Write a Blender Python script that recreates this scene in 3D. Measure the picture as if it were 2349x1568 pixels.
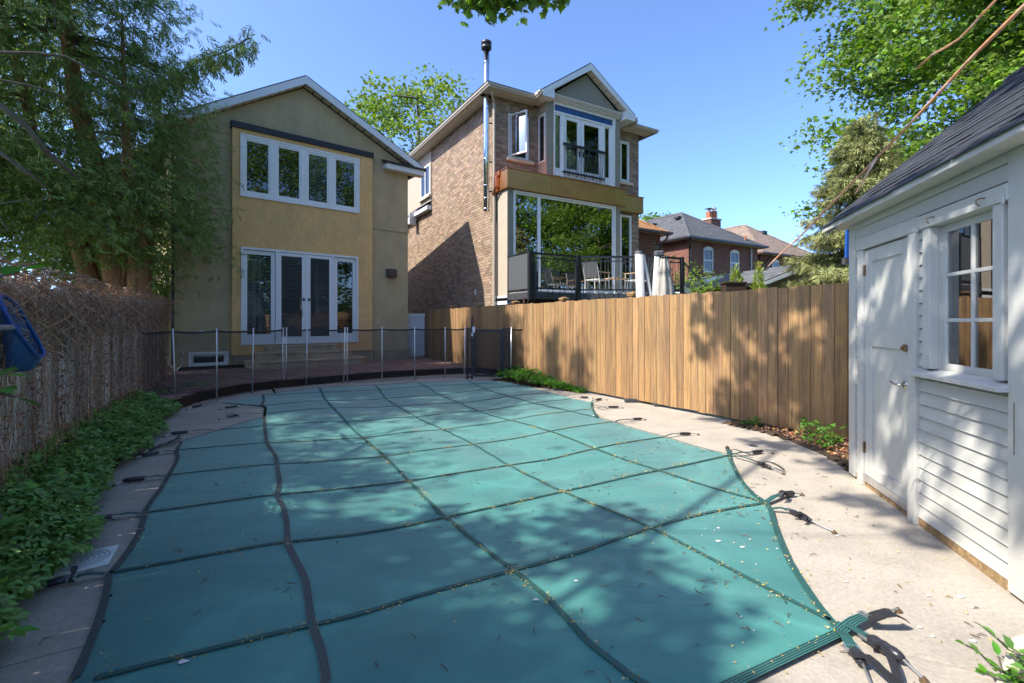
import bpy, bmesh, math, random
import numpy as np
from mathutils import Vector, Matrix
random.seed(7); rng = np.random.default_rng(11)
for o in list(bpy.data.objects): bpy.data.objects.remove(o)
scene = bpy.context.scene
COL = scene.collection
# ------------------------------------------------------------------ camera, sky, sun
FPX, CXP, HVP, CH = 1110.0, 1174.5, 741.0, 1.38      # focal length / horizon in the 2349 px wide photo, camera height
cd = bpy.data.cameras.new('camera'); cam = bpy.data.objects.new('camera', cd); COL.objects.link(cam)
cd.sensor_width = 36; cd.lens = FPX / 2349 * 36; cd.shift_y = -(784 - HVP) / 2349
cam.location = (0, 0, CH); cam.rotation_euler = (math.radians(90), 0, 0)
cd.clip_start = 0.05; cd.clip_end = 4000
cd.dof.use_dof = True; cd.dof.focus_distance = 7.0; cd.dof.aperture_fstop = 3.2
scene.camera = cam
SUN_EL = math.radians(48); LH = Vector((0.925, 0.380)).normalized()     # horizontal travel direction of the light
TOSUN = Vector((-LH.x * math.cos(SUN_EL), -LH.y * math.cos(SUN_EL), math.sin(SUN_EL)))
world = bpy.data.worlds.new('World'); scene.world = world; world.use_nodes = True
wn = world.node_tree; bg = wn.nodes['Background']
sky = wn.nodes.new('ShaderNodeTexSky'); sky.sky_type = 'NISHITA'; sky.sun_disc = False
sky.sun_elevation = SUN_EL; sky.sun_rotation = math.atan2(TOSUN.x, TOSUN.y)
sky.air_density = 0.54; sky.dust_density = 1.1; sky.ozone_density = 7.0
wn.links.new(sky.outputs[0], bg.inputs[0]); bg.inputs[1].default_value = 0.15
sd = bpy.data.lights.new('sun', 'SUN'); sun = bpy.data.objects.new('sun', sd); COL.objects.link(sun)
sd.energy = 2.9; sd.angle = math.radians(0.53); sd.color = (1.0, 0.93, 0.82)
sun.rotation_euler = TOSUN.to_track_quat('Z', 'Y').to_euler()
vs = scene.view_settings; vs.view_transform = 'Standard'; vs.look = 'None'; vs.exposure = 1.76; vs.gamma = 1
scene.cycles.max_bounces = 8; scene.cycles.transparent_max_bounces = 16
# ------------------------------------------------------------------ helpers
def P(u, v, z=0.0):
    """photo pixel -> point on the level plane z"""
    Y = FPX * (CH - z) / (v - HVP); return ((u - CXP) / FPX * Y, Y, z)
def R(u, v, Y):
    """photo pixel -> point at depth Y"""
    return ((u - CXP) / FPX * Y, Y, CH + (HVP - v) / FPX * Y)
TH = math.radians(30.5); DD = Vector((-math.sin(TH), math.cos(TH))); NN = Vector((math.cos(TH), math.sin(TH)))
def AC(a, c, z=0.0): return (DD.x * a + NN.x * c, DD.y * a + NN.y * c, z)     # yard coordinates: along the lot, across the lot
class MB:
    def __init__(s): s.v = []; s.f = []; s.uv = []
    def add(s, vs_, fs):
        n = len(s.v); s.v += [tuple(p) for p in vs_]; s.f += [tuple(i + n for i in f) for f in fs]; return s
    def box(s, x0, x1, y0, y1, z0, z1):
        if x0 > x1: x0, x1 = x1, x0
        if y0 > y1: y0, y1 = y1, y0
        if z0 > z1: z0, z1 = z1, z0
        return s.add([(x0,y0,z0),(x1,y0,z0),(x1,y1,z0),(x0,y1,z0),(x0,y0,z1),(x1,y0,z1),(x1,y1,z1),(x0,y1,z1)],
              [(0,3,2,1),(4,5,6,7),(0,1,5,4),(1,2,6,5),(2,3,7,6),(3,0,4,7)])
    def obox(s, a, b, w, h, up=(0,0,1)):
        """bar from a to b, width w (sideways), height h (up)"""
        a = Vector(a); b = Vector(b); d = (b - a).normalized(); u = Vector(up)
        sd_ = d.cross(u).normalized(); u = sd_.cross(d).normalized(); sd_ *= w / 2; u = u * (h / 2)
        q = [a - sd_ - u, a + sd_ - u, a + sd_ + u, a - sd_ + u, b - sd_ - u, b + sd_ - u, b + sd_ + u, b - sd_ + u]
        return s.add(q, [(0,1,2,3),(7,6,5,4),(0,4,5,1),(1,5,6,2),(2,6,7,3),(3,7,4,0)])
    def extr(s, poly, vec):
        n = len(poly); vec = Vector(vec); q = [Vector(p) for p in poly]
        return s.add(q + [p + vec for p in q], [tuple(range(n - 1, -1, -1)), tuple(range(n, 2 * n))] +
                     [(i, (i + 1) % n, n + (i + 1) % n, n + i) for i in range(n)])
    def poly(s, pts): return s.add(pts, [tuple(range(len(pts)))])
    def tube(s, pts, r, n=8, cap=True):
        pts = [Vector(p) for p in pts]; m = len(pts); rs = r if isinstance(r, (list, tuple)) else [r] * m
        vs_ = []; up = None
        for i, p in enumerate(pts):
            d = (pts[min(i + 1, m - 1)] - pts[max(i - 1, 0)]).normalized()
            if up is None:
                up = Vector((0, 0, 1)) if abs(d.z) < .9 else Vector((1, 0, 0))
            a = d.cross(up).normalized(); up = a.cross(d).normalized()
            for k in range(n):
                t = 2 * math.pi * k / n; vs_.append(p + (a * math.cos(t) + up * math.sin(t)) * rs[i])
        fs = [(i * n + k, i * n + (k + 1) % n, (i + 1) * n + (k + 1) % n, (i + 1) * n + k) for i in range(m - 1) for k in range(n)]
        if cap: fs += [tuple(range(n - 1, -1, -1)), tuple((m - 1) * n + k for k in range(n))]
        return s.add(vs_, fs)
    def lathe(s, prof, c=(0,0,0), n=20):
        m = len(prof); vs_ = [(c[0] + r * math.cos(2*math.pi*k/n), c[1] + r * math.sin(2*math.pi*k/n), c[2] + z) for r, z in prof for k in range(n)]
        return s.add(vs_, [(i*n+k, i*n+(k+1)%n, (i+1)*n+(k+1)%n, (i+1)*n+k) for i in range(m-1) for k in range(n)] + [tuple(range(n-1,-1,-1)), tuple((m-1)*n+k for k in range(n))])
    def wall(s, x0, x1, z0, z1, holes, y=0.0, depth=0.12):
        """front skin in plane y with rectangular holes and reveals going to y+depth"""
        xs = sorted({x0, x1} | {max(x0, min(x1, q)) for h in holes for q in h[:2]}); zs = sorted({z0, z1} | {max(z0, min(z1, q)) for h in holes for q in h[2:]})
        for i in range(len(xs) - 1):
            for j in range(len(zs) - 1):
                mx, mz = (xs[i] + xs[i+1]) / 2, (zs[j] + zs[j+1]) / 2
                if any(h[0] < mx < h[1] and h[2] < mz < h[3] for h in holes): continue
                s.poly([(xs[i], y, zs[j]), (xs[i+1], y, zs[j]), (xs[i+1], y, zs[j+1]), (xs[i], y, zs[j+1])])
        for a, b, c, d in holes:
            Y = y + depth
            for q in ([(a,y,c),(a,y,d),(a,Y,d),(a,Y,c)], [(b,y,d),(b,y,c),(b,Y,c),(b,Y,d)], [(a,y,d),(b,y,d),(b,Y,d),(a,Y,d)], [(b,y,c),(a,y,c),(a,Y,c),(b,Y,c)]): s.poly(q)
        return s
    def frame(s, x0, x1, z0, z1, w, y0, y1, wb=None):
        wb = w if wb is None else wb
        s.box(x0, x0 + w, y0, y1, z0, z1); s.box(x1 - w, x1, y0, y1, z0, z1)
        s.box(x0 + w, x1 - w, y0, y1, z1 - w, z1); s.box(x0 + w, x1 - w, y0, y1, z0, z0 + wb); return s
    def ribbon(s, pts, w, h=0.004, up=(0,0,1)):
        """flat webbing strip with uv across its width"""
        pts = [Vector(p) for p in pts]; m = len(pts); n0 = len(s.v); up = Vector(up); L = 0
        for i, p in enumerate(pts):
            d = (pts[min(i+1, m-1)] - pts[max(i-1, 0)]); sd_ = d.cross(up)
            if sd_.length < 1e-6: sd_ = Vector((1, 0, 0))
            sd_ = sd_.normalized() * w / 2; uu = sd_.cross(d).normalized() * h
            s.v += [tuple(p - sd_), tuple(p - sd_ + uu), tuple(p + sd_ + uu), tuple(p + sd_)]
            if i: L += (pts[i] - pts[i-1]).length
            s.uv += [(0, L), (0.02, L), (0.98, L), (1, L)]
        for i in range(m - 1):
            for k in range(3): a = n0 + i*4 + k; s.f.append((a, a + 1, a + 5, a + 4))
        return s
def mesh_np(name, v, f, mat, smooth=False):
    v = np.asarray(v, np.float32).reshape(-1, 3); f = np.asarray(f, np.int32); k = f.shape[1]
    me = bpy.data.meshes.new(name); me.vertices.add(len(v)); me.vertices.foreach_set('co', v.ravel())
    me.loops.add(f.size); me.loops.foreach_set('vertex_index', f.ravel()); me.polygons.add(len(f))
    me.polygons.foreach_set('loop_start', np.arange(0, f.size, k, dtype=np.int32)); me.polygons.foreach_set('loop_total', np.full(len(f), k, np.int32))
    if smooth: me.polygons.foreach_set('use_smooth', np.ones(len(f), bool))
    me.update(calc_edges=True); me.materials.append(mat); return me
def link(name, me, parent=None, label=None, cat=None, group=None, kind=None, loc=None, rot=None, scl=None):
    o = bpy.data.objects.new(name, me); COL.objects.link(o)
    if parent is not None: o.parent = parent
    if label: o['label'] = label
    if cat: o['category'] = cat
    if group: o['group'] = group
    if kind: o['kind'] = kind
    if loc is not None: o.location = loc
    if rot is not None: o.rotation_euler = rot
    if scl is not None: o.scale = scl
    return o
def mesh_of(name, mb, mat, smooth=False):
    me = bpy.data.meshes.new(name); me.from_pydata(mb.v, [], mb.f)
    if mb.uv and len(mb.uv) == len(mb.v):
        ul = me.uv_layers.new(name='UVMap'); li = np.zeros(len(me.loops), np.int32); me.loops.foreach_get('vertex_index', li)
        ul.data.foreach_set('uv', np.array(mb.uv, np.float32)[li].ravel())
    if smooth: me.polygons.foreach_set('use_smooth', [True] * len(me.polygons))
    me.update(); me.materials.append(mat); return me
def part(name, mb, mat, parent=None, smooth=False, bevel=0, **k):
    o = link(name, mesh_of(name, mb, mat, smooth), parent, **k)
    if bevel:
        b = o.modifiers.new('bevel', 'BEVEL'); b.width = bevel; b.segments = 2; b.limit_method = 'ANGLE'
    return o
def thing(name, label, cat, loc=(0,0,0), rotz=0.0, group=None):
    return link(name, None, None, label, cat, group, loc=loc, rot=(0, 0, rotz))
# ------------------------------------------------------------------ materials
def _n(nt, t, **k):
    n = nt.nodes.new(t)
    for a, b in k.items():
        if a.startswith('_'): setattr(n, a[1:], b)
    return n
def M(name, col, rough=.65, spec=.4, metal=0.0, var=.12, scale=6.0, col2=None, mixscale=2.0, mixlo=.45, mixhi=.7, bump=0.0, bscale=80.0, rnd=0.0, hue=0.0, stretch=(1,1,1), sheen=0.0, coat=0.0, trans=0.0):
    m = bpy.data.materials.new(name); m.use_nodes = True; nt = m.node_tree; L = nt.links.new; b = nt.nodes['Principled BSDF']
    tc = _n(nt, 'ShaderNodeTexCoord'); oi = _n(nt, 'ShaderNodeObjectInfo'); ge = _n(nt, 'ShaderNodeNewGeometry')
    rs = _n(nt, 'ShaderNodeMath', _operation='ADD'); L(oi.outputs['Random'], rs.inputs[0]); L(ge.outputs['Random Per Island'], rs.inputs[1])
    fr = _n(nt, 'ShaderNodeMath', _operation='FRACT'); L(rs.outputs[0], fr.inputs[0])
    off = _n(nt, 'ShaderNodeMath', _operation='MULTIPLY'); L(oi.outputs['Random'], off.inputs[0]); off.inputs[1].default_value = 37.0 if rnd else 0.0
    va = _n(nt, 'ShaderNodeVectorMath', _operation='ADD'); L(tc.outputs['Object'], va.inputs[0]); L(off.outputs[0], va.inputs[1])
    mp = _n(nt, 'ShaderNodeMapping'); L(va.outputs[0], mp.inputs['Vector']); mp.inputs['Scale'].default_value = stretch
    n1 = _n(nt, 'ShaderNodeTexNoise'); n1.inputs['Scale'].default_value = scale; n1.inputs['Detail'].default_value = 5; n1.inputs['Roughness'].default_value = .65; L(mp.outputs[0], n1.inputs['Vector'])
    mr = _n(nt, 'ShaderNodeMapRange'); L(n1.outputs['Fac'], mr.inputs[0]); mr.inputs[1].default_value = .3; mr.inputs[2].default_value = .7; mr.inputs[3].default_value = 1 - var; mr.inputs[4].default_value = 1 + var
    base = _n(nt, 'ShaderNodeMix', _data_type='RGBA'); base.inputs['A'].default_value = (*col, 1); base.inputs['B'].default_value = (*(col2 or col), 1)
    if col2:
        n2 = _n(nt, 'ShaderNodeTexNoise'); n2.inputs['Scale'].default_value = mixscale; n2.inputs['Detail'].default_value = 6; n2.inputs['Roughness'].default_value = .7; L(mp.outputs[0], n2.inputs['Vector'])
        m2 = _n(nt, 'ShaderNodeMapRange'); L(n2.outputs['Fac'], m2.inputs[0]); m2.inputs[1].default_value = mixlo; m2.inputs[2].default_value = mixhi; L(m2.outputs[0], base.inputs['Factor'])
    else: base.inputs['Factor'].default_value = 0
    hs = _n(nt, 'ShaderNodeHueSaturation'); L(base.outputs['Result'], hs.inputs['Color'])
    if rnd:
        rr = _n(nt, 'ShaderNodeMapRange'); L(fr.outputs[0], rr.inputs[0]); rr.inputs[3].default_value = 1 - rnd; rr.inputs[4].default_value = 1 + rnd
        mu = _n(nt, 'ShaderNodeMath', _operation='MULTIPLY'); L(mr.outputs[0], mu.inputs[0]); L(rr.outputs[0], mu.inputs[1]); L(mu.outputs[0], hs.inputs['Value'])
    else: L(mr.outputs[0], hs.inputs['Value'])
    if hue:
        f2 = _n(nt, 'ShaderNodeMath', _operation='MULTIPLY'); L(fr.outputs[0], f2.inputs[0]); f2.inputs[1].default_value = 7.31
        f3 = _n(nt, 'ShaderNodeMath', _operation='FRACT'); L(f2.outputs[0], f3.inputs[0])
        hr = _n(nt, 'ShaderNodeMapRange'); L(f3.outputs[0], hr.inputs[0]); hr.inputs[3].default_value = .5 - hue; hr.inputs[4].default_value = .5 + hue; L(hr.outputs[0], hs.inputs['Hue'])
        f4 = _n(nt, 'ShaderNodeMath', _operation='MULTIPLY'); L(f3.outputs[0], f4.inputs[0]); f4.inputs[1].default_value = 5.77
        f5 = _n(nt, 'ShaderNodeMath', _operation='FRACT'); L(f4.outputs[0], f5.inputs[0])
        sr = _n(nt, 'ShaderNodeMapRange'); L(f5.outputs[0], sr.inputs[0]); sr.inputs[3].default_value = 1 - hue * 8; sr.inputs[4].default_value = 1 + hue * 5; L(sr.outputs[0], hs.inputs['Saturation'])
    L(hs.outputs[0], b.inputs['Base Color']); b.inputs['Roughness'].default_value = rough; b.inputs['Metallic'].default_value = metal
    b.inputs['Specular IOR Level'].default_value = spec; b.inputs['Sheen Weight'].default_value = sheen; b.inputs['Coat Weight'].default_value = coat
    if bump:
        nb = _n(nt, 'ShaderNodeTexNoise'); nb.inputs['Scale'].default_value = bscale; nb.inputs['Detail'].default_value = 4; L(mp.outputs[0], nb.inputs['Vector'])
        bp = _n(nt, 'ShaderNodeBump'); bp.inputs['Strength'].default_value = bump; bp.inputs['Distance'].default_value = .01; L(nb.outputs['Fac'], bp.inputs['Height']); L(bp.outputs[0], b.inputs['Normal'])
    if trans:
        t = _n(nt, 'ShaderNodeBsdfTranslucent'); L(hs.outputs[0], t.inputs[0]); mx = _n(nt, 'ShaderNodeMixShader'); mx.inputs[0].default_value = trans
        L(b.outputs[0], mx.inputs[1]); L(t.outputs[0], mx.inputs[2]); L(mx.outputs[0], nt.nodes['Material Output'].inputs[0])
    return m
def glass(name, tint=(.8,.85,.86), base=.06, ior=1.6, wav=0.0):
    m = bpy.data.materials.new(name); m.use_nodes = True; nt = m.node_tree; L = nt.links.new; nt.nodes.remove(nt.nodes['Principled BSDF'])
    tr = _n(nt, 'ShaderNodeBsdfTransparent'); tr.inputs[0].default_value = (*tint, 1); gl = _n(nt, 'ShaderNodeBsdfGlossy'); gl.inputs['Roughness'].default_value = 0.0
    fr = _n(nt, 'ShaderNodeFresnel'); fr.inputs[0].default_value = ior; ad = _n(nt, 'ShaderNodeMath', _operation='ADD'); L(fr.outputs[0], ad.inputs[0]); ad.inputs[1].default_value = base; ad.use_clamp = True
    mx = _n(nt, 'ShaderNodeMixShader'); L(ad.outputs[0], mx.inputs[0]); L(tr.outputs[0], mx.inputs[1]); L(gl.outputs[0], mx.inputs[2]); L(mx.outputs[0], nt.nodes['Material Output'].inputs[0])
    if wav:
        tc = _n(nt, 'ShaderNodeTexCoord'); no = _n(nt, 'ShaderNodeTexNoise'); no.inputs['Scale'].default_value = 1.2; L(tc.outputs['Object'], no.inputs['Vector'])
        bp = _n(nt, 'ShaderNodeBump'); bp.inputs['Strength'].default_value = wav; bp.inputs['Distance'].default_value = .01; L(no.outputs['Fac'], bp.inputs['Height']); L(bp.outputs[0], gl.inputs['Normal'])
    return m
def screen(name, col, alpha):
    m = bpy.data.materials.new(name); m.use_nodes = True; nt = m.node_tree; L = nt.links.new; b = nt.nodes['Principled BSDF']
    b.inputs['Base Color'].default_value = (*col, 1); b.inputs['Roughness'].default_value = .6; b.inputs['Alpha'].default_value = alpha; return m
MT = {}
def mk(name, *a, **k): MT[name] = M(name, *a, **k); return MT[name]
mk('stucco', (.70,.44,.185), rough=.9, spec=.2, var=.10, scale=9, bump=.6, bscale=140, col2=(.58,.385,.175), mixscale=1.6, stretch=(1.3,1.3,.8))
mk('stucco_main', (.43,.345,.205), rough=.9, spec=.2, var=.10, scale=2.0, bump=.6, bscale=140, col2=(.37,.30,.19), mixscale=1.5, stretch=(1.3,1.3,.8))
mk('foundation', (.30,.25,.17), rough=.9, spec=.2, var=.15, scale=5, bump=.3)
mk('white_trim', (.70,.72,.72), rough=.45, var=.04, scale=4)
mk('fascia', (.62,.66,.68), rough=.4, var=.05, scale=2)
mk('soffit', (.55,.50,.43), rough=.6, var=.05, scale=2)
mk('black_metal', (.015,.015,.017), rough=.4, spec=.5, var=.2, scale=8)
mk('dark_flashing', (.02,.02,.024), rough=.5, var=.2, scale=3)
mk('charcoal', (.05,.052,.055), rough=.55, var=.15, scale=6)
mk('grey_panel', (.075,.08,.088), rough=.6, var=.15, scale=30, stretch=(4,4,1))
mk('roof_dark', (.055,.056,.06), rough=.9, spec=.2, var=.35, scale=25, bump=.4, bscale=60, rnd=.2)
mk('roof_grey', (.10,.105,.115), rough=.9, spec=.2, var=.35, scale=14, bump=.4, bscale=60, col2=(.15,.155,.165), mixscale=6, rnd=.25)
mk('roof_brown', (.21,.155,.12), rough=.9, spec=.2, var=.35, scale=14, bump=.4, bscale=60, col2=(.26,.20,.16), mixscale=6, rnd=.25)
mk('roof_orange', (.34,.17,.07), rough=.9, spec=.2, var=.3, scale=14, bump=.4, bscale=60, col2=(.42,.23,.11), mixscale=6, rnd=.25)
mk('brick_tan', (.265,.188,.132), rough=.9, spec=.2, var=.18, scale=14, col2=(.345,.26,.19), mixscale=9, rnd=.26, hue=.014, bump=.5, bscale=60)
mk('mortar', (.17,.14,.115), rough=.95, spec=.1, var=.1, scale=10)
mk('brick_red', (.20,.065,.035), rough=.9, spec=.2, var=.2, scale=14, col2=(.15,.06,.04), mixscale=9, rnd=.28, hue=.01, bump=.4, bscale=60)
mk('mortar_grey', (.27,.23,.20), rough=.95, spec=.1, var=.1, scale=10)
mk('stucco_red', (.20,.085,.055), rough=.9, spec=.2, var=.1, scale=5, bump=.4)
mk('stucco_tan', (.40,.34,.27), rough=.9, spec=.2, var=.05, scale=3, bump=.5, bscale=110)
mk('stucco_grey', (.25,.235,.19), rough=.9, spec=.2, var=.06, scale=3, bump=.5, bscale=110)
mk('copper', (.66,.33,.15), rough=.42, metal=1.0, var=.12, scale=3, col2=(.60,.38,.14), mixscale=.5)
mk('copper_new', (.70,.26,.13), rough=.33, metal=1.0, var=.1, scale=3)
mk('steel', (.62,.65,.68), rough=.16, metal=1.0, var=.06, scale=4)
mk('alu', (.60,.60,.60), rough=.35, metal=.85, var=.12, scale=20)
mk('pale_metal', (.50,.50,.49), rough=.45, metal=.2, var=.05, scale=5)
mk('gutter_tan', (.40,.34,.27), rough=.5, var=.06, scale=3)
mk('gutter_brown', (.10,.055,.04), rough=.5, var=.1, scale=3)
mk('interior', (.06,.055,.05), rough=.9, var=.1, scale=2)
mk('blind', (.72,.70,.65), rough=.6, var=.05, scale=3)
mk('curtain', (.45,.50,.55), rough=.8, var=.2, scale=3, stretch=(14,14,.4))
mk('stone', (.50,.39,.26), rough=.85, spec=.3, var=.18, scale=7, col2=(.32,.24,.165), mixscale=3, bump=.4, bscale=50)
mk('sill_stone', (.55,.47,.36), rough=.85, var=.12, scale=9, bump=.4, bscale=50)
mk('paver', (.30,.165,.13), rough=.85, spec=.3, var=.2, scale=12, col2=(.24,.17,.15), mixscale=2, rnd=.3, hue=.012, bump=.4, bscale=80)
mk('soil', (.06,.042,.03), rough=.95, spec=.1, var=.4, scale=20, col2=(.10,.07,.05), mixscale=12, bump=.9, bscale=60)
mk('grass_ground', (.09,.11,.045), rough=.95, spec=.1, var=.3, scale=3, col2=(.12,.10,.06), mixscale=.3)
mk('concrete', (.365,.325,.268), rough=.85, spec=.3, var=.16, scale=45, col2=(.275,.245,.205), mixscale=1.9, mixlo=.42, mixhi=.72, bump=.35, bscale=170, rnd=.04)
mk('cedar_board', (.31,.178,.078), rough=.78, spec=.25, var=.28, scale=9, col2=(.16,.105,.06), mixscale=2.6, mixlo=.42, mixhi=.68, rnd=.19, hue=.005, stretch=(6,6,.55), bump=.25, bscale=30)
mk('weathered_board', (.72,.72,.68), rough=.85, spec=.2, var=.25, scale=7, col2=(.38,.36,.33), mixscale=3, rnd=.2, stretch=(4,4,.5), bump=.3, bscale=30)
mk('dark_timber', (.045,.03,.022), rough=.9, spec=.1, var=.3, scale=8, stretch=(1,1,3))
mk('shed_paint', (.45,.447,.418), rough=.5, spec=.4, var=.06, scale=9, col2=(.40,.39,.34), mixscale=7, mixlo=.60, mixhi=.74, rnd=.03, bump=.12, bscale=45, stretch=(.4,1,1))
mk('shed_trim', (.47,.467,.437), rough=.45, spec=.4, var=.05, scale=9, col2=(.42,.41,.36), mixscale=6, mixlo=.60, mixhi=.76, bump=.1, bscale=40)
mk('shingle_black', (.035,.038,.046), rough=.85, spec=.3, var=.35, scale=30, rnd=.22, bump=.6, bscale=160)
mk('nickel', (.55,.52,.47), rough=.25, metal=1.0, var=.05)
mk('brass_old', (.25,.17,.10), rough=.5, metal=.8, var=.3, scale=30)
mk('rotten_wood', (.28,.19,.10), rough=.95, spec=.1, var=.4, scale=25, bump=.8, bscale=60)
mk('webbing_black', (.018,.018,.02), rough=.55, spec=.4, var=.2, scale=40)
mk('vinyl_black', (.022,.022,.026), rough=.33, spec=.5, var=.2, scale=20, bump=.25, bscale=30)
mk('blue_plastic', (.012,.07,.30), rough=.3, spec=.5, var=.15, scale=8)
mk('white_plastic', (.66,.70,.68), rough=.45, var=.06, scale=12, col2=(.52,.55,.52), mixscale=5)
mk('vine_stem', (.32,.195,.125), rough=.85, spec=.2, var=.3, scale=30, rnd=.45, hue=.02)
mk('dry_leaf', (.38,.19,.09), rough=.8, spec=.2, var=.2, scale=20, rnd=.5, hue=.03, trans=.2)
mk('bark_cedar', (.32,.17,.10), rough=.95, spec=.1, var=.45, scale=6, col2=(.19,.115,.08), mixscale=3, stretch=(5,5,.6), bump=.9, bscale=12)
mk('bark_grey', (.12,.105,.09), rough=.95, spec=.1, var=.35, scale=8, bump=.6, bscale=25)
mk('twig_red', (.52,.24,.12), rough=.6, spec=.3, var=.35, scale=22, col2=(.50,.44,.40), mixscale=14)
mk('leaf_cedar', (.215,.31,.08), rough=.6, spec=.3, var=.2, scale=6, rnd=.5, hue=.03, trans=.58)
mk('leaf_maple', (.16,.28,.032), rough=.45, spec=.35, var=.15, scale=8, rnd=.42, hue=.022, trans=.45)
mk('leaf_lime', (.16,.26,.022), rough=.45, spec=.3, var=.15, scale=8, rnd=.35, hue=.02, trans=.45)
mk('leaf_ground', (.18,.33,.07), rough=.42, spec=.4, var=.15, scale=12, rnd=.4, hue=.018, trans=.3)
mk('leaf_bright', (.10,.26,.025), rough=.4, spec=.35, var=.12, scale=12, rnd=.3, hue=.015, trans=.4)
mk('leaf_spruce', (.27,.29,.11), rough=.7, spec=.2, var=.2, scale=9, rnd=.4, hue=.022, trans=.12)
mk('cone', (.23,.11,.055), rough=.8, var=.3, scale=30, rnd=.3)
mk('leaf_yew', (.26,.34,.035), rough=.6, spec=.2, var=.2, scale=9, rnd=.4, hue=.02, trans=.2)
mk('catkin', (.42,.30,.08), rough=.8, spec=.2, var=.2, scale=30, rnd=.45, hue=.03)
mk('twig_debris', (.09,.05,.03), rough=.85, spec=.2, var=.3, scale=30, rnd=.4)
mk('dropping', (.58,.58,.57), rough=.8, var=.1, scale=60)
mk('canvas', (.36,.335,.29), rough=.9, spec=.1, var=.08, scale=5, sheen=.2)
mk('teak', (.45,.30,.17), rough=.6, var=.15, scale=14, stretch=(1,6,6))
mk('siding_wood', (.20,.155,.115), rough=.85, var=.2, scale=6, rnd=.12, stretch=(.5,3,3))
mk('siding_white', (.50,.52,.52), rough=.6, var=.05, scale=3, rnd=.05)
mk('lid_groove', (.30,.33,.32), rough=.7, var=.1)
mk('dark_glass', (.012,.014,.018), rough=.03, spec=1.0, var=.1)
mk('clay_red', (.32,.12,.06), rough=.8, var=.1, scale=8)
MT['glass'] = glass('glass', tint=(.82,.85,.86), base=.04, ior=1.5, wav=.05); MT['glass_big'] = glass('glass_big', tint=(.62,.68,.68), base=.30, ior=1.7, wav=.10); MT['glass_shed'] = glass('glass_shed', tint=(.85,.87,.86), base=.22, ior=1.5)
MT['glass_film'] = M('glass_film', (.012,.07,.22), rough=.25, spec=.6, var=.25, scale=5)
MT['mesh_black'] = screen('mesh_black', (.008,.008,.009), .36); MT['net_blue'] = screen('net_blue', (.01,.10,.30), .8)
MT['window_screen'] = screen('window_screen', (.05,.055,.06), .35)
def cover_mat():
    m = M('cover_mesh', (.030,.165,.150), rough=.5, spec=.5, var=.12, scale=2.2, col2=(.055,.192,.170), mixscale=1.3, mixlo=.38, mixhi=.7, bump=.16, bscale=300, sheen=.75)
    nt = m.node_tree; L = nt.links.new; b = nt.nodes['Principled BSDF']; b.inputs['Sheen Roughness'].default_value = .35; b.inputs['Sheen Tint'].default_value = (.75,.95,.95,1)
    tc = _n(nt, 'ShaderNodeTexCoord'); src = b.inputs['Base Color'].links[0].from_socket; nsrc = b.inputs['Normal'].links[0].from_socket
    # faded tide marks and damp, dirty patches
    w = _n(nt, 'ShaderNodeTexNoise'); w.inputs['Scale'].default_value = .55; w.inputs['Detail'].default_value = 3; L(tc.outputs['Object'], w.inputs['Vector'])
    cr = _n(nt, 'ShaderNodeValToRGB'); L(w.outputs['Fac'], cr.inputs[0]); e = cr.color_ramp.elements; e[0].position = .40; e[0].color = (.74,.80,.84,1); e[1].position = .485; e[1].color = (1,1,1,1)
    for ps, c_ in ((.50, (1.35,1.28,1.24,1)), (.525, (1.02,1.02,1.02,1)), (.62, (1.12,1.08,1.06,1)), (.66, (.90,.93,.95,1))): q = e.new(ps); q.color = c_
    mx = _n(nt, 'ShaderNodeMix', _data_type='RGBA', _blend_type='MULTIPLY'); mx.inputs['Factor'].default_value = .8; L(src, mx.inputs['A']); L(cr.outputs[0], mx.inputs['B']); L(mx.outputs['Result'], b.inputs['Base Color'])
    # puckers: wrinkles running across the sheet
    mp = _n(nt, 'ShaderNodeMapping'); L(tc.outputs['Object'], mp.inputs['Vector']); mp.inputs['Rotation'].default_value = (0,0,.45); mp.inputs['Scale'].default_value = (1.1,3.4,1)
    n2 = _n(nt, 'ShaderNodeTexNoise'); n2.inputs['Scale'].default_value = 2.0; n2.inputs['Detail'].default_value = 4; n2.inputs['Distortion'].default_value = .6; L(mp.outputs[0], n2.inputs['Vector'])
    bp = _n(nt, 'ShaderNodeBump'); bp.inputs['Strength'].default_value = .16; bp.inputs['Distance'].default_value = .035; L(n2.outputs['Fac'], bp.inputs['Height']); L(nsrc, bp.inputs['Normal']); L(bp.outputs[0], b.inputs['Normal']); return m
MT['cover'] = cover_mat()
def strap_mat(name, a, c):
    m = M(name, a, rough=.55, var=.15, scale=20); nt = m.node_tree; L = nt.links.new; b = nt.nodes['Principled BSDF']
    uv = _n(nt, 'ShaderNodeUVMap'); sx = _n(nt, 'ShaderNodeSeparateXYZ'); L(uv.outputs[0], sx.inputs[0])
    mu = _n(nt, 'ShaderNodeMath', _operation='MULTIPLY'); L(sx.outputs[0], mu.inputs[0]); mu.inputs[1].default_value = math.pi * 9
    si = _n(nt, 'ShaderNodeMath', _operation='SINE'); L(mu.outputs[0], si.inputs[0])
    mr = _n(nt, 'ShaderNodeMapRange'); L(si.outputs[0], mr.inputs[0]); mr.inputs[1].default_value = .1; mr.inputs[2].default_value = .7
    src = b.inputs['Base Color'].links[0].from_socket
    mx = _n(nt, 'ShaderNodeMix', _data_type='RGBA'); L(mr.outputs[0], mx.inputs['Factor']); L(src, mx.inputs['A']); mx.inputs['B'].default_value = (*c, 1); L(mx.outputs['Result'], b.inputs['Base Color']); return m
MT['strap'] = strap_mat('strap', (.012,.022,.022), (.035,.17,.15)); MT['strap_dark'] = strap_mat('strap_dark', (.014,.016,.016), (.12,.15,.14))
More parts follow.
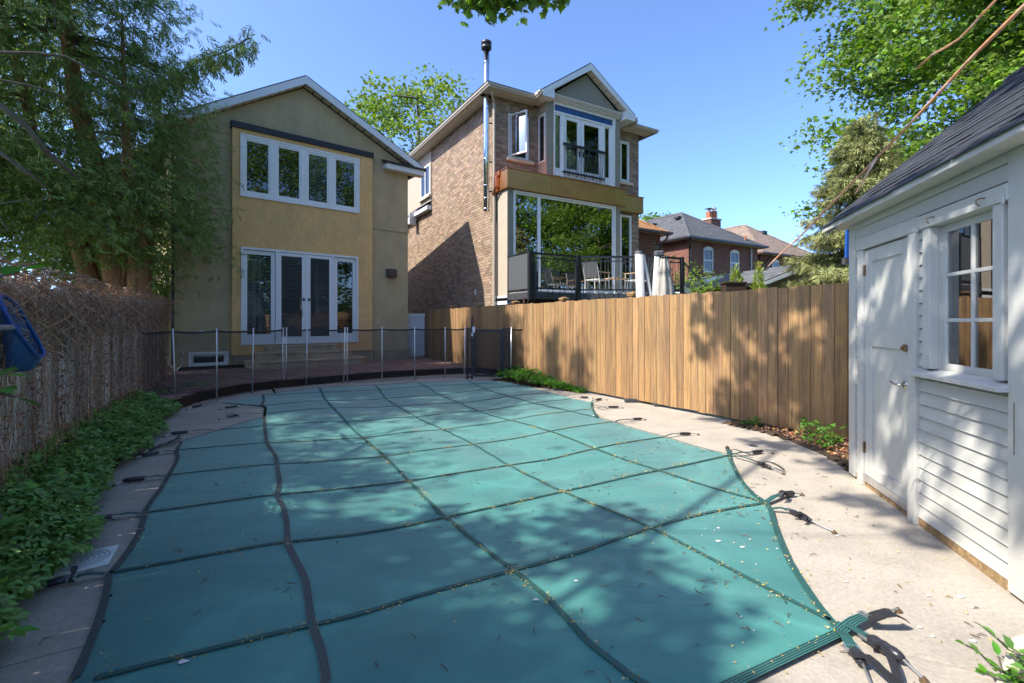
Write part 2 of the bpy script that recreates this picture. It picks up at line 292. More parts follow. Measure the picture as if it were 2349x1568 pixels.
# ------------------------------------------------------------------ ground, pool deck, beds
part('ground', MB().poly([(-600,-600,-.12),(600,-600,-.12),(600,900,-.12),(-600,900,-.12)]), MT['grass_ground'], kind='structure')
deck = part('pool_deck', MB().extr([AC(-5,-.95,-.40), AC(-5,6.3,-.40), AC(10.6,6.3,-.40), AC(10.6,-.95,-.40)], (0,0,.16)), MT['soil'], kind='structure')
def slab(pts):
    c = sum((Vector(p) for p in pts), Vector()) / len(pts); q = []
    n = len(pts)
    for i in range(n):
        p = Vector(pts[i]); a = (Vector(pts[i-1]) - p).normalized(); b = (Vector(pts[(i+1) % n]) - p).normalized()
        q.append(p + (a + b) * .0035)
    part('slab', MB().extr([(p.x, p.y, -.25) for p in q], (0,0,.25)), MT['concrete'], deck, bevel=.004)
aj = [-5, -2.6, -.9, .9, 2.71, 4.49, 6.2, 7.8, 8.75, 10.6, 12.6]
for a0, a1 in zip(aj[:-1], aj[1:]): slab([AC(a0,-.95), AC(a0,.0 if a0 < 7.5 else .80), AC(a1,.48 if a0 == 6.2 else .0 if a0 < 7.5 else .80), AC(a1,-.95)])
def jl(p, q, i, o):
    p = Vector(p); q = Vector(q); d = (q - p).normalized(); return p - d * i, q + d * o
slab([AC(9.6,.82), AC(10.3,1.7), AC(10.15,3.4), AC(9.3,4.8), AC(8.9,4.9), AC(8.9,6.3), AC(12.6,6.3), AC(12.6,.87)])
J = [(Vector(AC(8.89,4.88)), Vector(AC(8.89,6.3))), jl(P(1422,937.5), P(1469,932.5), .55, .62), jl(P(1528,993), P(1650,981.5), .3, .55), jl(P(1878,1193), P(2157,1223), .85, 3.2), jl(P(1979,1480), P(2192,1528), .55, 3.6), (Vector((.2,-.9,0)), Vector((4.5,-2.2,0)))]
for k_, ((i0, o0), (i1, o1)) in enumerate(zip(J[:-1], J[1:])): slab([i0] + ([P(1560,1040), P(1640,1066)] if k_ == 2 else []) + [i1, o1, o0])
def sheet(name, pts, mat, bumps=.03, z=.012, res=.12, **k):
    xs = [p[0] for p in pts]; ys = [p[1] for p in pts]; mb = MB(); idx = {}
    def ins(x, y):
        c = False; n = len(pts)
        for i in range(n):
            x0, y0 = pts[i][:2]; x1, y1 = pts[i-1][:2]
            if (y0 > y) != (y1 > y) and x < (x1 - x0) * (y - y0) / (y1 - y0) + x0: c = not c
        return c
    nx = int((max(xs) - min(xs)) / res) + 2; ny = int((max(ys) - min(ys)) / res) + 2
    for i in range(nx):
        for j in range(ny):
            x = min(xs) + (i + .5) * res; y = min(ys) + (j + .5) * res
            if not ins(x, y): continue
            f = []
            for di, dj in ((0,0),(1,0),(1,1),(0,1)):
                kk = (i + di, j + dj)
                if kk not in idx:
                    X = min(xs) + kk[0] * res; Y = min(ys) + kk[1] * res; idx[kk] = len(mb.v); mb.v.append((X, Y, z + (random.random() * bumps if ins(X, Y) else -.02)))
                f.append(idx[kk])
            mb.f.append(tuple(f))
    return part(name, mb, mat, smooth=True, **k)
sheet('planting_bed', [AC(-3,-1.26), AC(-3,-.93), AC(2,-.93), AC(4.5,-.91), AC(8.6,-.92), AC(9.8,-.85), AC(9.8,-1.26)], MT['soil'], z=.01, res=.045, kind='structure')
bedr = [P(1655,972), P(1753,995), P(1816,1015), P(1878,1040), P(1925,1068), P(1956,1094), AC(.6,5.6), AC(.5,6.2), AC(4.2,6.2)]
sheet('mulch_bed', bedr, MT['soil'], z=.012, bumps=.035, res=.04, kind='structure')
sheet('corner_bed', [AC(9.9,5.4), AC(8.6,5.7), AC(7.6,5.95), AC(7.4,6.2), AC(10.3,6.2), AC(10.3,5.4)], MT['soil'], z=.012, kind='structure')
# near right corner bed with a stone edge
sheet('near_bed', [(1.86,1.82,0),(2.16,2.02,0),(2.5,2.15,0),(2.9,1.4,0),(2.6,.8,0),(1.7,.9,0)], MT['soil'], z=.03, bumps=.06, res=.06, kind='structure')
# ------------------------------------------------------------------ raised brick patio
pe = [P(q[0], q[1], .16) for q in ((330,957),(394.6,921),(454,901),(544,884),(626,874.5),(730,865.5),(860,854),(990,847),(1100,843),(1176,842))]
pe = [(-6.35,6.75,.16)] + [pe[1], pe[2], pe[3], pe[4], pe[5], pe[6], pe[7], pe[8], (-.02,12.35,.16), AC(10.1,6.08,.16), AC(19.5,6.08,.16), AC(19.5,-1.3,.16)]
patio = part('patio', MB().extr([(p[0], p[1], -.1) for p in pe], (0,0,.235)), MT['dark_timber'], kind='structure')
mb = MB(); pv = 0
pxy = [(p[0], p[1]) for p in pe]
def inside(x, y, poly):
    c = False; n = len(poly)
    for i in range(n):
        x0, y0 = poly[i]; x1, y1 = poly[i-1]
        if (y0 > y) != (y1 > y) and x < (x1 - x0) * (y - y0) / (y1 - y0) + x0: c = not c
    return c
EP = Vector((math.cos(math.radians(39.5)), math.sin(math.radians(39.5)))); FP = Vector((-EP.y, EP.x))
for i in range(-60, 90):
    for j in range(-30, 110):
        a = i * .205 + (.1 if j % 2 else 0); b = j * .105; x = -6 + EP.x * a + FP.x * b; y = 9 + EP.y * a + FP.y * b
        if not all(inside(x + EP.x * da + FP.x * db, y + EP.y * da + FP.y * db, pxy) for da in (-.11, .11) for db in (-.06, .06)): continue
        if x > -1 and y > 15.5: continue
        h = .16 + random.uniform(-.003, .004); q = [Vector((x, y, 0)) + Vector((EP.x*da + FP.x*db, EP.y*da + FP.y*db, 0)) for da, db in ((-.099,-.049),(.099,-.049),(.099,.049),(-.099,.049))]
        n0 = len(mb.v); mb.v += [(p.x, p.y, .13) for p in q] + [(p.x, p.y, h) for p in q]
        mb.f += [(n0+4,n0+5,n0+6,n0+7),(n0,n0+1,n0+5,n0+4),(n0+1,n0+2,n0+6,n0+5),(n0+2,n0+3,n0+7,n0+6),(n0+3,n0,n0+4,n0+7)]; pv += 1
part('pavers', mb, MT['paver'], patio, kind='stuff')
for i in range(1, 9):       # edging timbers that hold the patio
    a, b = Vector(pe[i]), Vector(pe[i+1] if i < 9 else pe[i]); 
    part('edging', MB().obox((a.x, a.y, .06), (b.x, b.y, .06), .07, .19), MT['dark_timber'], patio, bevel=.008)
# ------------------------------------------------------------------ pool safety cover
OUT = [(171,1567.8),(193,1521),(210,1477),(223,1443),(237,1399),(247,1352),(250,1326),(271,1304),(298,1267),(318,1233),(329,1196),(331,1183),(347,1157),(369,1127),(385,1099),(400,1072),(408,1054),(405,1038),(416,1019),(424,1014),(494,993),(560,972),(606,960),(607,952),(610,941),(604,934),(560,930),(513,926),(510,924),(560,916.7),(603.6,908),(734,892),(859,886),(959,880),(1065,875.5),(1156,877),(1203,888),(1265,903.6),(1312,917),(1358,925),(1357,935),(1362,947),(1369,961),(1406,971),(1472,992),(1525,1006),(1597,1029),(1672,1047),(1675,1059),(1688,1087),(1706.5,1117),(1728,1140),(1758,1160),(1768,1178),(1775,1206),(1788,1243),(1808.5,1291),(1840,1343.5),(1875,1396),(1906,1434),(1926,1462)]
outl = [P(*q)[:2] for q in OUT] + [(.88,1.86),(.3,1.56),(-.3,1.25),(-1.0,.89),(-1.28,1.0),(-1.5,1.4)]
OA = np.array(outl)
def ed(x, y):
    """distance to the cover's edge"""
    a = OA; b = np.roll(OA, -1, 0); ab = b - a; p = np.array((x, y)); t = np.clip(((p - a) * ab).sum(1) / ((ab**2).sum(1) + 1e-12), 0, 1); q = a + ab * t[:, None]
    dd = np.hypot(*(p - q).T); i = dd.argmin(); return dd[i], q[i]
def zc(x, y):
    d = ed(x, y)[0] if inside(x, y, outl) else 0
    s = min(1, max(0, (d - .62) / 1.1)); s = s * s * (3 - 2 * s)
    return .014 - .055 * s + .004 * math.sin(x * 5.1 + y * 3.3) * s + .003 * math.sin(x * 13 - y * 9) * s
cover = thing('pool_cover', 'teal mesh safety cover strapped over the pool with black webbing grid', 'pool cover')
res = .07; x0, y0 = OA.min(0) - res; x1, y1 = OA.max(0) + res; nx, ny = int((x1 - x0) / res) + 1, int((y1 - y0) / res) + 1
mb = MB(); idx = {}
inn = {(i, j): inside(x0 + i * res, y0 + j * res, outl) for i in range(nx + 1) for j in range(ny + 1)}
def gv(i, j):
    if (i, j) not in idx:
        x, y = x0 + i * res, y0 + j * res
        if not inn[(i, j)]: x, y = ed(x, y)[1]
        else:
            d_, q = ed(x, y)
            if d_ < res * .25: x, y = q
        idx[(i, j)] = len(mb.v); mb.v.append((x, y, zc(x, y)))
    return idx[(i, j)]
for i in range(nx):
    for j in range(ny):
        if sum(inn[(i+a, j+b)] for a, b in ((0,0),(1,0),(1,1),(0,1))) >= 2: mb.f.append((gv(i,j), gv(i+1,j), gv(i+1,j+1), gv(i,j+1)))
part('fabric', mb, MT['cover'], cover, smooth=True)
def resample(pts, step=.12):
    pts = [Vector(p) for p in pts]; out = []
    for i in range(len(pts) - 1):
        p0 = pts[max(i-1,0)]; p1 = pts[i]; p2 = pts[i+1]; p3 = pts[min(i+2, len(pts)-1)]; n = max(1, int((p2 - p1).length / step))
        for k in range(n):
            t = k / n; out.append(.5 * ((2*p1) + (p2 - p0) * t + (2*p0 - 5*p1 + 4*p2 - p3) * t*t + (3*p1 - p0 - 3*p2 + p3) * t**3))
    return out + [pts[-1]]
def strap(px, w=.042, mat='strap', lift=.006, extra=()):
    q = [Vector((*P(u, v)[:2], 0)) for u, v in px] + [Vector((*e, 0)) for e in extra]
    q = [Vector((p.x, p.y, zc(p.x, p.y) + lift)) for p in resample(q)]
    part('strap', MB().ribbon(q, w), MT[mat], cover)
strap([(603.6,908),(605,922),(601,933),(608,941),(606,969),(613,1019),(631.7,1050),(636,1075),(641,1106.7),(636,1139.5),(650,1169),(658,1211),(659,1248),(677,1287),(701,1338),(714,1433),(738,1501),(748,1568)], .036, 'strap_dark', extra=[(-.62,1.1)])
strap([(734,892),(748,919),(793,964.5),(831,997),(881,1038),(937,1094),(1003,1160),(1052,1199),(1174,1302.6),(1263,1387),(1356,1490),(1455,1568)], .030, extra=[(.62,1.72)])
strap([(862,887),(887,911),(959,953.6),(1015,978.6),(1087,1013),(1168,1060),(1296,1122),(1468,1203.6),(1529,1235),(1739,1347),(1906,1434)], .022)
strap([(959,881),(1031,911),(1103,939.5),(1171,962),(1265,991),(1365,1030),(1468,1069),(1511,1084),(1628,1123),(1752,1158)], .022)
strap([(1075,877),(1118,896),(1171,911),(1225,927),(1309,947),(1368,961)], .022)
for c_ in ([(216,1568),(440,1511),(709,1443),(795,1419),(958,1363.6),(1178,1307),(1385,1248),(1597,1189),(1752,1160)],
           [(252,1323),(450,1286),(657,1248),(795,1225),(1040,1172),(1284,1121.5),(1511,1084),(1672,1049)],
           [(331,1183),(485,1161),(634,1139),(734,1124),(937,1094),(1165,1060),(1365,1030),(1525,1006)],
           [(387,1095),(635,1068),(879,1039),(1081,1013),(1265,990),(1406,971)],
           [(407,1037),(612,1019),(830,997),(1015,978.6),(1171,962),(1358,941)],
           [(494,991),(607,981),(793,965),(968,949),(1093,938),(1225,927),(1312,918)],
           [(607,952),(765,937),(909,927),(1078,918),(1203,908),(1262,903.6)],
           [(604,934),(749,920),(890,910),(1015,901),(1153,890),(1205,888)],
           [(604,910),(734,903),(875,896),(968,889),(1153,880)]):
    strap(c_, .026 if c_[0][1] > 1300 else .021 if c_[0][1] > 1100 else .016)
def edge_strap(i0, i1, w=.06, mat='strap'): strap(OUT[i0:i1+1], w, mat)
edge_strap(0, 18, .034, 'strap_dark'); edge_strap(22, 25, .028, 'strap_dark'); edge_strap(39, 42, .03); edge_strap(47, 60, .034)
strap([(1930,1460),(1773,1535),(1707,1567)], .045, extra=[(.3,1.56),(-.3,1.25),(-1.0,.89)])
edge_strap(30, 38, .009); edge_strap(42, 47, .009); edge_strap(19, 22, .009)
def anchor(px, w=.04, r=.021, tail=None, lab=None):
    """webbing, buckle, spring in its sleeve, rod and brass anchor"""
    w *= .72; r *= .72; q = [Vector((*P(u, v)[:2], .02)) for u, v in px]
    a, b, c = q[0], q[1], q[2]; e = q[3] if len(q) > 3 else c + (c - b).normalized() * .1
    a.z = .022; b.z = .03; c.z = r + .006; e.z = .014
    root = part('anchor_strap', MB().ribbon(resample([a, (a + b) / 2 + Vector((0, 0, .012)), b], .05), w), MT['strap'], cover)
    d = (c - b).normalized(); n = 9; ln = (c - b).length
    pr = [.35, .8, 1, .93, 1.02, .92, 1.0, .85, .45]
    part('spring_sleeve', MB().tube([b + d * ln * k / (n - 1) + Vector((0, 0, .0)) for k in range(n)], [r * q_ for q_ in pr], 10), MT['vinyl_black'], root, smooth=True)
    part('rod', MB().tube([c - d * .01, e], .005, 6), MT['alu'], root)
    part('anchor_bolt', MB().lathe([(.016,0),(.016,.012),(.007,.014),(.006,.022)], (e.x, e.y, 0.001), 12), MT['brass_old'], root)
    sd_ = d.cross(Vector((0,0,1))) * w * .62; bm_ = MB()
    for s_ in (-.02, .012): bm_.obox(b + d * s_ - sd_, b + d * s_ + sd_, .008, .012)
    bm_.obox(b - d*.02 - sd_, b + d*.012 - sd_, .006, .012).obox(b - d*.02 + sd_, b + d*.012 + sd_, .006, .012)
    part('buckle', bm_, MT['alu'], root)
    if tail:
        t = [Vector((*P(u, v, z)[:2], z)) for u, v, z in tail]; part('webbing_tail', MB().ribbon(resample(t, .03), w * .9, .004), MT['webbing_black'], root)
anchor([(240,1326),(162,1340),(73,1360),(8,1383)], .045, .026, tail=[(164,1339,.03),(160,1330,.07),(168,1312,.09),(172,1300,.10)])
anchor([(322,1186),(264,1193),(190,1206),(160,1216)], .042, .024, tail=[(262,1193,.03),(245,1190,.05),(222,1198,.05),(205,1206,.03)])
anchor([(380,1099),(338,1104),(280,1111),(262,1116)], .04, .03)
anchor([(402,1040),(369,1044),(325,1051),(312,1054)], .04, .022)
anchor([(418,1011),(380,1024),(340,1038),(328,1043)], .04, .02, tail=[(380,1022,.03),(392,1015,.05),(404,1008,.03),(412,1000,.02)])
anchor([(491,991),(435,996),(391,1000),(376,1004)], .035, .028)
anchor([(604,953),(550,957),(523,960),(502,963.6)], .03, .022, tail=[(550,956,.03),(535,950,.06),(522,953,.05),(520,958,.03)])
anchor([(600,934),(548,936),(515,939),(505,941)], .03, .024)
anchor([(500,925),(466,933),(440,938),(428,941)], .03, .026)
anchor([(1369,940),(1393,938.5),(1420,937.5),(1428,937.5)], .03, .026, tail=[(1395,938,.03),(1380,934,.05),(1366,931,.04),(1355,929,.02)])
anchor([(1358,925),(1366,922),(1380,919),(1392,919)], .03, .03)
anchor([(1312,917),(1330,915),(1350,915.5),(1360,916)], .03, .026)
anchor([(1250,898),(1268,897),(1288,896.5),(1298,896)], .03, .026)
anchor([(1409,971),(1450,967),(1473,965),(1480,964.6)], .03, .026, tail=[(1452,966,.03),(1435,963,.05),(1418,966,.04),(1411,970,.02)])
anchor([(1525,1006),(1556,1001),(1585,1000),(1602,999)], .03, .026)
anchor([(1676,1049),(1722,1045),(1750,1041),(1772,1042)], .035, .028, tail=[(1722,1044,.03),(1702,1037,.05),(1685,1032,.06),(1676,1034,.03)])
anchor([(1684,1051),(1737,1068),(1770,1080),(1797,1089.6)], .035, .026, tail=[(1740,1066,.04),(1760,1060,.06),(1785,1069,.05),(1800,1080,.02)])
anchor([(1672,1047),(1670,1040),(1668,1032),(1667,1029)], .05, .03)
anchor([(1758,1159),(1793,1144),(1822,1140),(1840,1138)], .055, .032, tail=[(1794,1141,.05),(1792,1131,.08),(1799,1127,.07),(1800,1137,.04)])
anchor([(1768,1175),(1810,1180),(1863,1204),(1914,1225)], .04, .026, tail=[(1815,1180,.04),(1835,1176,.06),(1848,1184,.05),(1842,1196,.03)])
anchor([(1918,1441),(1988,1477),(2074,1532),(2120,1567)], .045, .036, tail=[(1990,1476,.04),(2020,1479,.05),(2045,1515,.05),(2062,1568,.03)])
anchor([(1926,1459),(1956,1506),(1981,1541),(2010,1610)], .06, .032, tail=[(1958,1504,.04),(1990,1508,.06),(2025,1540,.05),(2065,1572,.03)])
anchor([(1926,1461),(1990,1429),(2040,1410),(2060,1405)], .07, .02, tail=[(1992,1427,.03),(2020,1412,.07),(2050,1408,.08),(2074,1425,.03)])
# ------------------------------------------------------------------ skimmer lid and small deck fittings
lid = [P(140.5,1276,.012), P(273.5,1249.6,.012), P(249,1293,.012), P(102.6,1326,.012)]
t = thing('skimmer_lid', 'square white plastic skimmer lid with concentric rings in the concrete', 'lid')
part('plate', MB().extr([(p[0], p[1], .001) for p in lid], (0,0,.012)), MT['white_plastic'], t, bevel=.003)
ce = sum((Vector(p) for p in lid), Vector()) / 4; ex = (Vector(lid[1]) - Vector(lid[0])) / 2; ey = (Vector(lid[3]) - Vector(lid[0])) / 2
for rr in (.14, .34, .52, .68, .84):
    q = [ce + ex * rr * math.cos(k * math.pi / 20) + ey * rr * math.sin(k * math.pi / 20) + Vector((0, 0, .0015)) for k in range(41)]
    part('ring', MB().ribbon(q, .006, .0015), MT['lid_groove'], t)
cp = P(1728,1024.6)
t = thing('drain_cap', 'small round grey cap set flush in the pale concrete', 'cap', (cp[0], cp[1], 0)); part('disc', MB().lathe([(.05,.0),(.05,.006),(.044,.008),(.0,.008)], n=24), MT['charcoal'], t); part('rim', MB().lathe([(.06,.0),(.06,.004),(.05,.0045)], n=24), MT['pale_metal'], t)
# ------------------------------------------------------------------ cedar board fence on the right
CF = 6.112
fence = thing('board_fence', 'tall cedar board fence between the pool yard and the raised deck', 'fence')
a0, a1, bw = -2.3, 16.35, .137
plank = {}
for k in range(5):
    w = bw * (.94 + .02 * k) / 2; b = MB(); ch = .009
    b.extr([(-w,-.007,0),(-w+ch,-.0125,0),(w-ch,-.0125,0),(w,-.007,0),(w,.009,0),(-w,.009,0)], (0,0,1)); plank[k] = mesh_of('board', b, MT['cedar_board'])
a = a0; i = 0
rotf = math.atan2(-DD.y, -DD.x)
while a < a1:
    k = random.randrange(5); w = bw * (.97 + .02 * k); zb = .045 + random.uniform(-.008, .008) + (.1 if a > 9.6 else 0); zt = 1.83 + random.uniform(-.012, .010)
    p = AC(a + w / 2, CF + random.uniform(-.003, .003), zb)
    link('board', plank[k], fence, loc=p, rot=(0, random.uniform(-.002, .002), rotf + random.uniform(-.02, .02)), scl=(1, 1, zt - zb)); a += w
nail = MB()
a = a0
while a < 9.5:
    for z in (.35, 1.6):
        q = AC(a + .035, CF - .0128, z + random.uniform(-.008,.008)); nail.box(q[0]-.004, q[0]+.004, q[1]-.004, q[1]+.004, q[2]-.004, q[2]+.004)
    a += bw * .505
part('nail_heads', nail, MT['charcoal'], fence, kind='stuff')
for z in (.35, 1.0, 1.6): part('rail', MB().obox(AC(a0, CF + .045, z), AC(a1, CF + .045, z), .038, .09), MT['cedar_board'], fence)
for uu in (1447, 1289, 1179, 1097, 1031, 1800, 2250):
    r = (uu - CXP) / FPX; Y = (CF + .05) / (NN.x * r + NN.y); x = r * Y; q = Vector((x, Y, 0))
    ps = part('post', MB().obox((q.x + NN.x*.05, q.y + NN.y*.05, -.1), (q.x + NN.x*.05, q.y + NN.y*.05, 1.86 if uu < 1500 else 1.78), .09, .09, up=(DD.x, DD.y, 0)), MT['cedar_board'], fence)
    if uu < 1500:
        c_ = (q.x + NN.x*.05, q.y + NN.y*.05); b = MB()
        for r0, z0_, z1_ in ((.075,1.86,1.885),(.085,1.885,1.905)):
            b.extr([(c_[0] + r0*(DD.x*s + NN.x*t_), c_[1] + r0*(DD.y*s + NN.y*t_), z0_) for s, t_ in ((-1,-1),(1,-1),(1,1),(-1,1))], (0,0,z1_-z0_))
        n0 = len(b.v); b.v += [(c_[0] + .085*(DD.x*s + NN.x*t_), c_[1] + .085*(DD.y*s + NN.y*t_), 1.905) for s, t_ in ((-1,-1),(1,-1),(1,1),(-1,1))] + [(c_[0], c_[1], 1.94)]
        b.f += [(n0+k, n0+(k+1)%4, n0+4) for k in range(4)]; part('post_cap', b, MT['cedar_board'], ps)
# ------------------------------------------------------------------ vine covered fence on the left
CV = -1.24
vf = thing('weathered_fence', 'weathered grey board fence almost hidden by dry vines beside the cedar', 'fence')
wb = mesh_of('board', MB().box(-.066, .066, -.011, .011, 0, 1), MT['weathered_board'])
a = -3.0
while a < 13.7:
    h = 1.63 + .018*(a - 4.3) + random.uniform(-.03, .03); slit = random.random() < .35
    link('board', wb, vf, loc=AC(a + .07, CV + random.uniform(-.004, .004), .03), rot=(0, random.uniform(-.006,.006), rotf), scl=(.93 if slit else 1.05, 1, h)); a += .142 
for z in (.4, 1.4): part('rail', MB().obox(AC(-3, CV - .04, z), AC(13.7, CV - .04, z), .04, .09), MT['weathered_board'], vf)
part('cap_rail', MB().obox(AC(13.2, CV, 1.84), AC(13.75, CV, 1.84), .14, .035), MT['weathered_board'], vf)
for a in np.arange(-2.6, 13.8, 2.3): part('post', MB().obox(AC(a, CV - .09, -.1), AC(a, CV - .09, 1.6), .1, .1, up=(DD.x, DD.y, 0)), MT['weathered_board'], vf)
def vines():
    V = []; F = []; n = 0
    rg = np.random.default_rng(3)
    for s in range(8000):
        top = rg.random() < .3; a = rg.uniform(-1.5, 13.6)
        if not top and rg.random() < .85: a = round(a/.31)*.31 + .11*math.sin(round(a/.31)*2.7) + rg.normal(0, .055)
        T_ = 1.66 + .018*(a - 4.3); z = rg.uniform(T_-.35, T_+.04) if top else rg.uniform(.0, T_); ln = rg.uniform(.25, 1.1); seg = 7; w = rg.uniform(.0015, .0055); off = rg.uniform(.02, .12 if z < 1.35 else .17)
        aa = a; dirz = -1 if rg.random() < .7 else 1; da = rg.normal(0, .05) if not top else rg.normal(0, .5)
        pts = []
        for k in range(seg):
            pts.append((aa, off + rg.normal(0, .008), z)); z += dirz * ln / seg * (1 if not top else .35); aa += (da * ln / seg * 2 + rg.normal(0, .018)); off += rg.normal(0, .01); z = max(.02, min(T_+.10, z))
        for k, (q, o_, z_) in enumerate(pts):
            for sg in (-1, 1): V.append(AC(q + sg * w, CV + max(.016, o_), z_ + (sg * w if top else 0)))
        for k in range(seg - 1): F.append((n+2*k, n+2*k+1, n+2*k+3, n+2*k+2))
        n += 2 * seg
    return mesh_np('stems', V, F, MT['vine_stem'])
vine = thing('dry_vine', 'tangled brown leafless vine covering the grey fence', 'vine'); vs_o = link('stems', vines(), vine, kind='stuff')
def leafquads(name, pos, size, mat, parent, up=.3, kind='stuff', asp=.6, seed=1):
    rg = np.random.default_rng(seed); N = len(pos); pos = np.asarray(pos, float)
    a = rg.normal(size=(N, 3)); a[:, 2] *= up + .4; a /= np.linalg.norm(a, axis=1)[:, None]; b = rg.normal(size=(N, 3)); b -= (b * a).sum(1)[:, None] * a; b /= np.linalg.norm(b, axis=1)[:, None]; c = np.cross(a, b)
    s = (size * rg.uniform(.6, 1.4, N))[:, None]
    v = np.stack([pos - a*s*.5, pos + b*s*asp*.5 + c*s*.12, pos + a*s*.5, pos - b*s*asp*.5 + c*s*.12], 1).reshape(-1, 3); i = np.arange(N)[:, None] * 4
    f = np.concatenate([i + np.array([[0,1,2]]), i + np.array([[0,2,3]])], 0); return link(name, mesh_np(name, v, f, mat), parent, kind=kind)
rg = np.random.default_rng(5); q = []
for _ in range(15000):
    z = rg.uniform(.05, 1.72); a_ = rg.uniform(-1.5, 13.6); a_ = a_ if rg.random() < .2 + .6*(z > 1.35) else round(a_/.31)*.31 + .11*math.sin(round(a_/.31)*2.7) + rg.normal(0, .06); q.append(AC(a_, CV + .015 + abs(rg.normal(0, .05)), z))
for _ in range(5500):
    a = rg.uniform(-1.5, 13.4); q.append(AC(a, CV + rg.normal(0, .11), 1.66 + .018*(a - 4.3) + abs(rg.normal(0, .035))))
leafquads('leaves', q, .024, MT['dry_leaf'], vine, seed=6)
# ------------------------------------------------------------------ tan stucco house
def sash(parent, x0, x1, z0, z1, y, w=.07, glassmat='glass', mat='white_trim', wb=None, nm='window_light', dep=.05):
    o = part(nm, MB().frame(x0, x1, z0, z1, w, y - dep, y + .02, wb), MT[mat], parent, bevel=.004)
    part('pane', MB().box(x0 + w*.9, x1 - w*.9, y - .012, y - .006, z0 + (wb or w)*.9, z1 - w*.9), MT[glassmat], o); return o
def blind(parent, x0, x1, z0, z1, y, tilt=.6, step=.05):
    b = MB(); z = z0; 
    while z < z1:
        c, s = math.cos(tilt) * .024, math.sin(tilt) * .024
        b.poly([(x0, y - c, z - s), (x1, y - c, z - s), (x1, y + c, z + s), (x0, y + c, z + s)]); z += step
    b.box(x0, x1, y - .03, y + .03, z1, z1 + .05); part('blind', b, MT['blind'], parent, kind='stuff')
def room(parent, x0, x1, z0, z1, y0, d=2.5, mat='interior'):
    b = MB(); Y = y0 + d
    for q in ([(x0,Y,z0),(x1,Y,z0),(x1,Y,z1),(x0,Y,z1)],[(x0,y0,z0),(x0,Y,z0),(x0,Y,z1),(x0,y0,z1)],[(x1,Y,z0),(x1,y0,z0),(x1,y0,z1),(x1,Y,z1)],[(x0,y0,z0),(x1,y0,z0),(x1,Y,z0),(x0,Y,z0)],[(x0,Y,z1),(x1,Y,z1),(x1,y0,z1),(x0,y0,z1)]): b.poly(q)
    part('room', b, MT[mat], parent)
A = thing('stucco_house', 'tan stucco two storey house with white gable trim and wide patio door', 'house', (-8.59, 12.35, 0), math.radians(39.5))
W = 6.53; PB = -.15
wb_ = MB().wall(0, W, .45, 6.45, [(.31,1.15,.45,.58),(1.35,4.85,.7,6.6)], 0, .2).wall(-.0, W, .0, .45, [(.31,1.15,.25,.45)], -.02, .2)
ap = (3.12, 8.33)
wb_.poly([(0,0,6.45),(W,0,6.45),(W,0,6.66),(ap[0],0,ap[1]),(0,0,6.42)])
for x, s in ((0, 1), (W, -1)): wb_.poly([(x,0,0),(x,0,6.6),(x,14,6.6),(x,14,0)][::s])
wb_.poly([(0,14,0),(0,14,6.5),(ap[0],14,8.3),(W,14,6.6),(W,14,0)]); wb_.poly([(0,-.02,.45),(W,-.02,.45),(W,0,.45),(0,0,.45)])
part('wall', wb_, MT['stucco_main'], A)
WX = (1.46, 2.27, 3.09, 3.89, 4.73); wz = (4.86, 6.50); DX = (1.47, 2.35, 3.15, 3.94, 4.70); dz = (.78, 3.43)
bb = MB().wall(1.25, 5.2, .5, 6.66, [(WX[0],WX[4],*wz), (DX[0],DX[4],*dz)], PB, .15)
bb.poly([(1.25,0,.5),(1.25,0,6.66),(1.25,PB,6.66),(1.25,PB,.5)]); bb.poly([(5.2,PB,.5),(5.2,PB,6.66),(5.2,0,6.66),(5.2,0,.5)]); bb.poly([(1.25,PB,.5),(1.25,0,.5),(5.2,0,.5),(5.2,PB,.5)]); bb.poly([(1.25,PB,6.66),(5.2,PB,6.66),(5.2,0,6.66),(1.25,0,6.66)])
part('bay', bb, MT['stucco'], A)
part('bay_foundation', MB().box(1.29, 5.16, PB+.035, -.021, .1, .5), MT['foundation'], A)
part('foundation_ledge', MB().box(5.3, W + .05, -.06, -.021, .1, .48), MT['foundation'], A, bevel=.008)
part('bay_flashing', MB().box(1.22, 5.23, PB - .05, .02, 6.66, 6.83), MT['dark_flashing'], A, bevel=.006)
for x0_, x1_ in ((0, 1.25), (5.2, W + .03)): part('belt_course', MB().box(x0_, x1_, -.035, 0, 4.43, 4.60), MT['stucco_main'], A, bevel=.008)
# windows of the bay
for i in range(4):
    o = sash(A, WX[i] + (.0 if i else 0), WX[i+1], *wz, PB, .085, nm='window', dep=.035)
    part('sash', MB().frame(WX[i] + .085, WX[i+1] - .085, wz[0] + .085, wz[1] - .085, .05, PB - .02, PB + .03), MT['white_trim'], o)
    blind(o, WX[i] + .1, WX[i+1] - .1, wz[0] + .1, wz[1] - .12, PB + .12, tilt=(.36, .42, .62, .34)[i], step=.046)
part('window_casing', MB().frame(WX[0] - .03, WX[4] + .03, wz[0] - .04, wz[1] + .03, .05, PB - .05, PB - .001), MT['white_trim'], A, bevel=.006)
room(A, WX[0], WX[4], wz[0], wz[1], PB + .16)
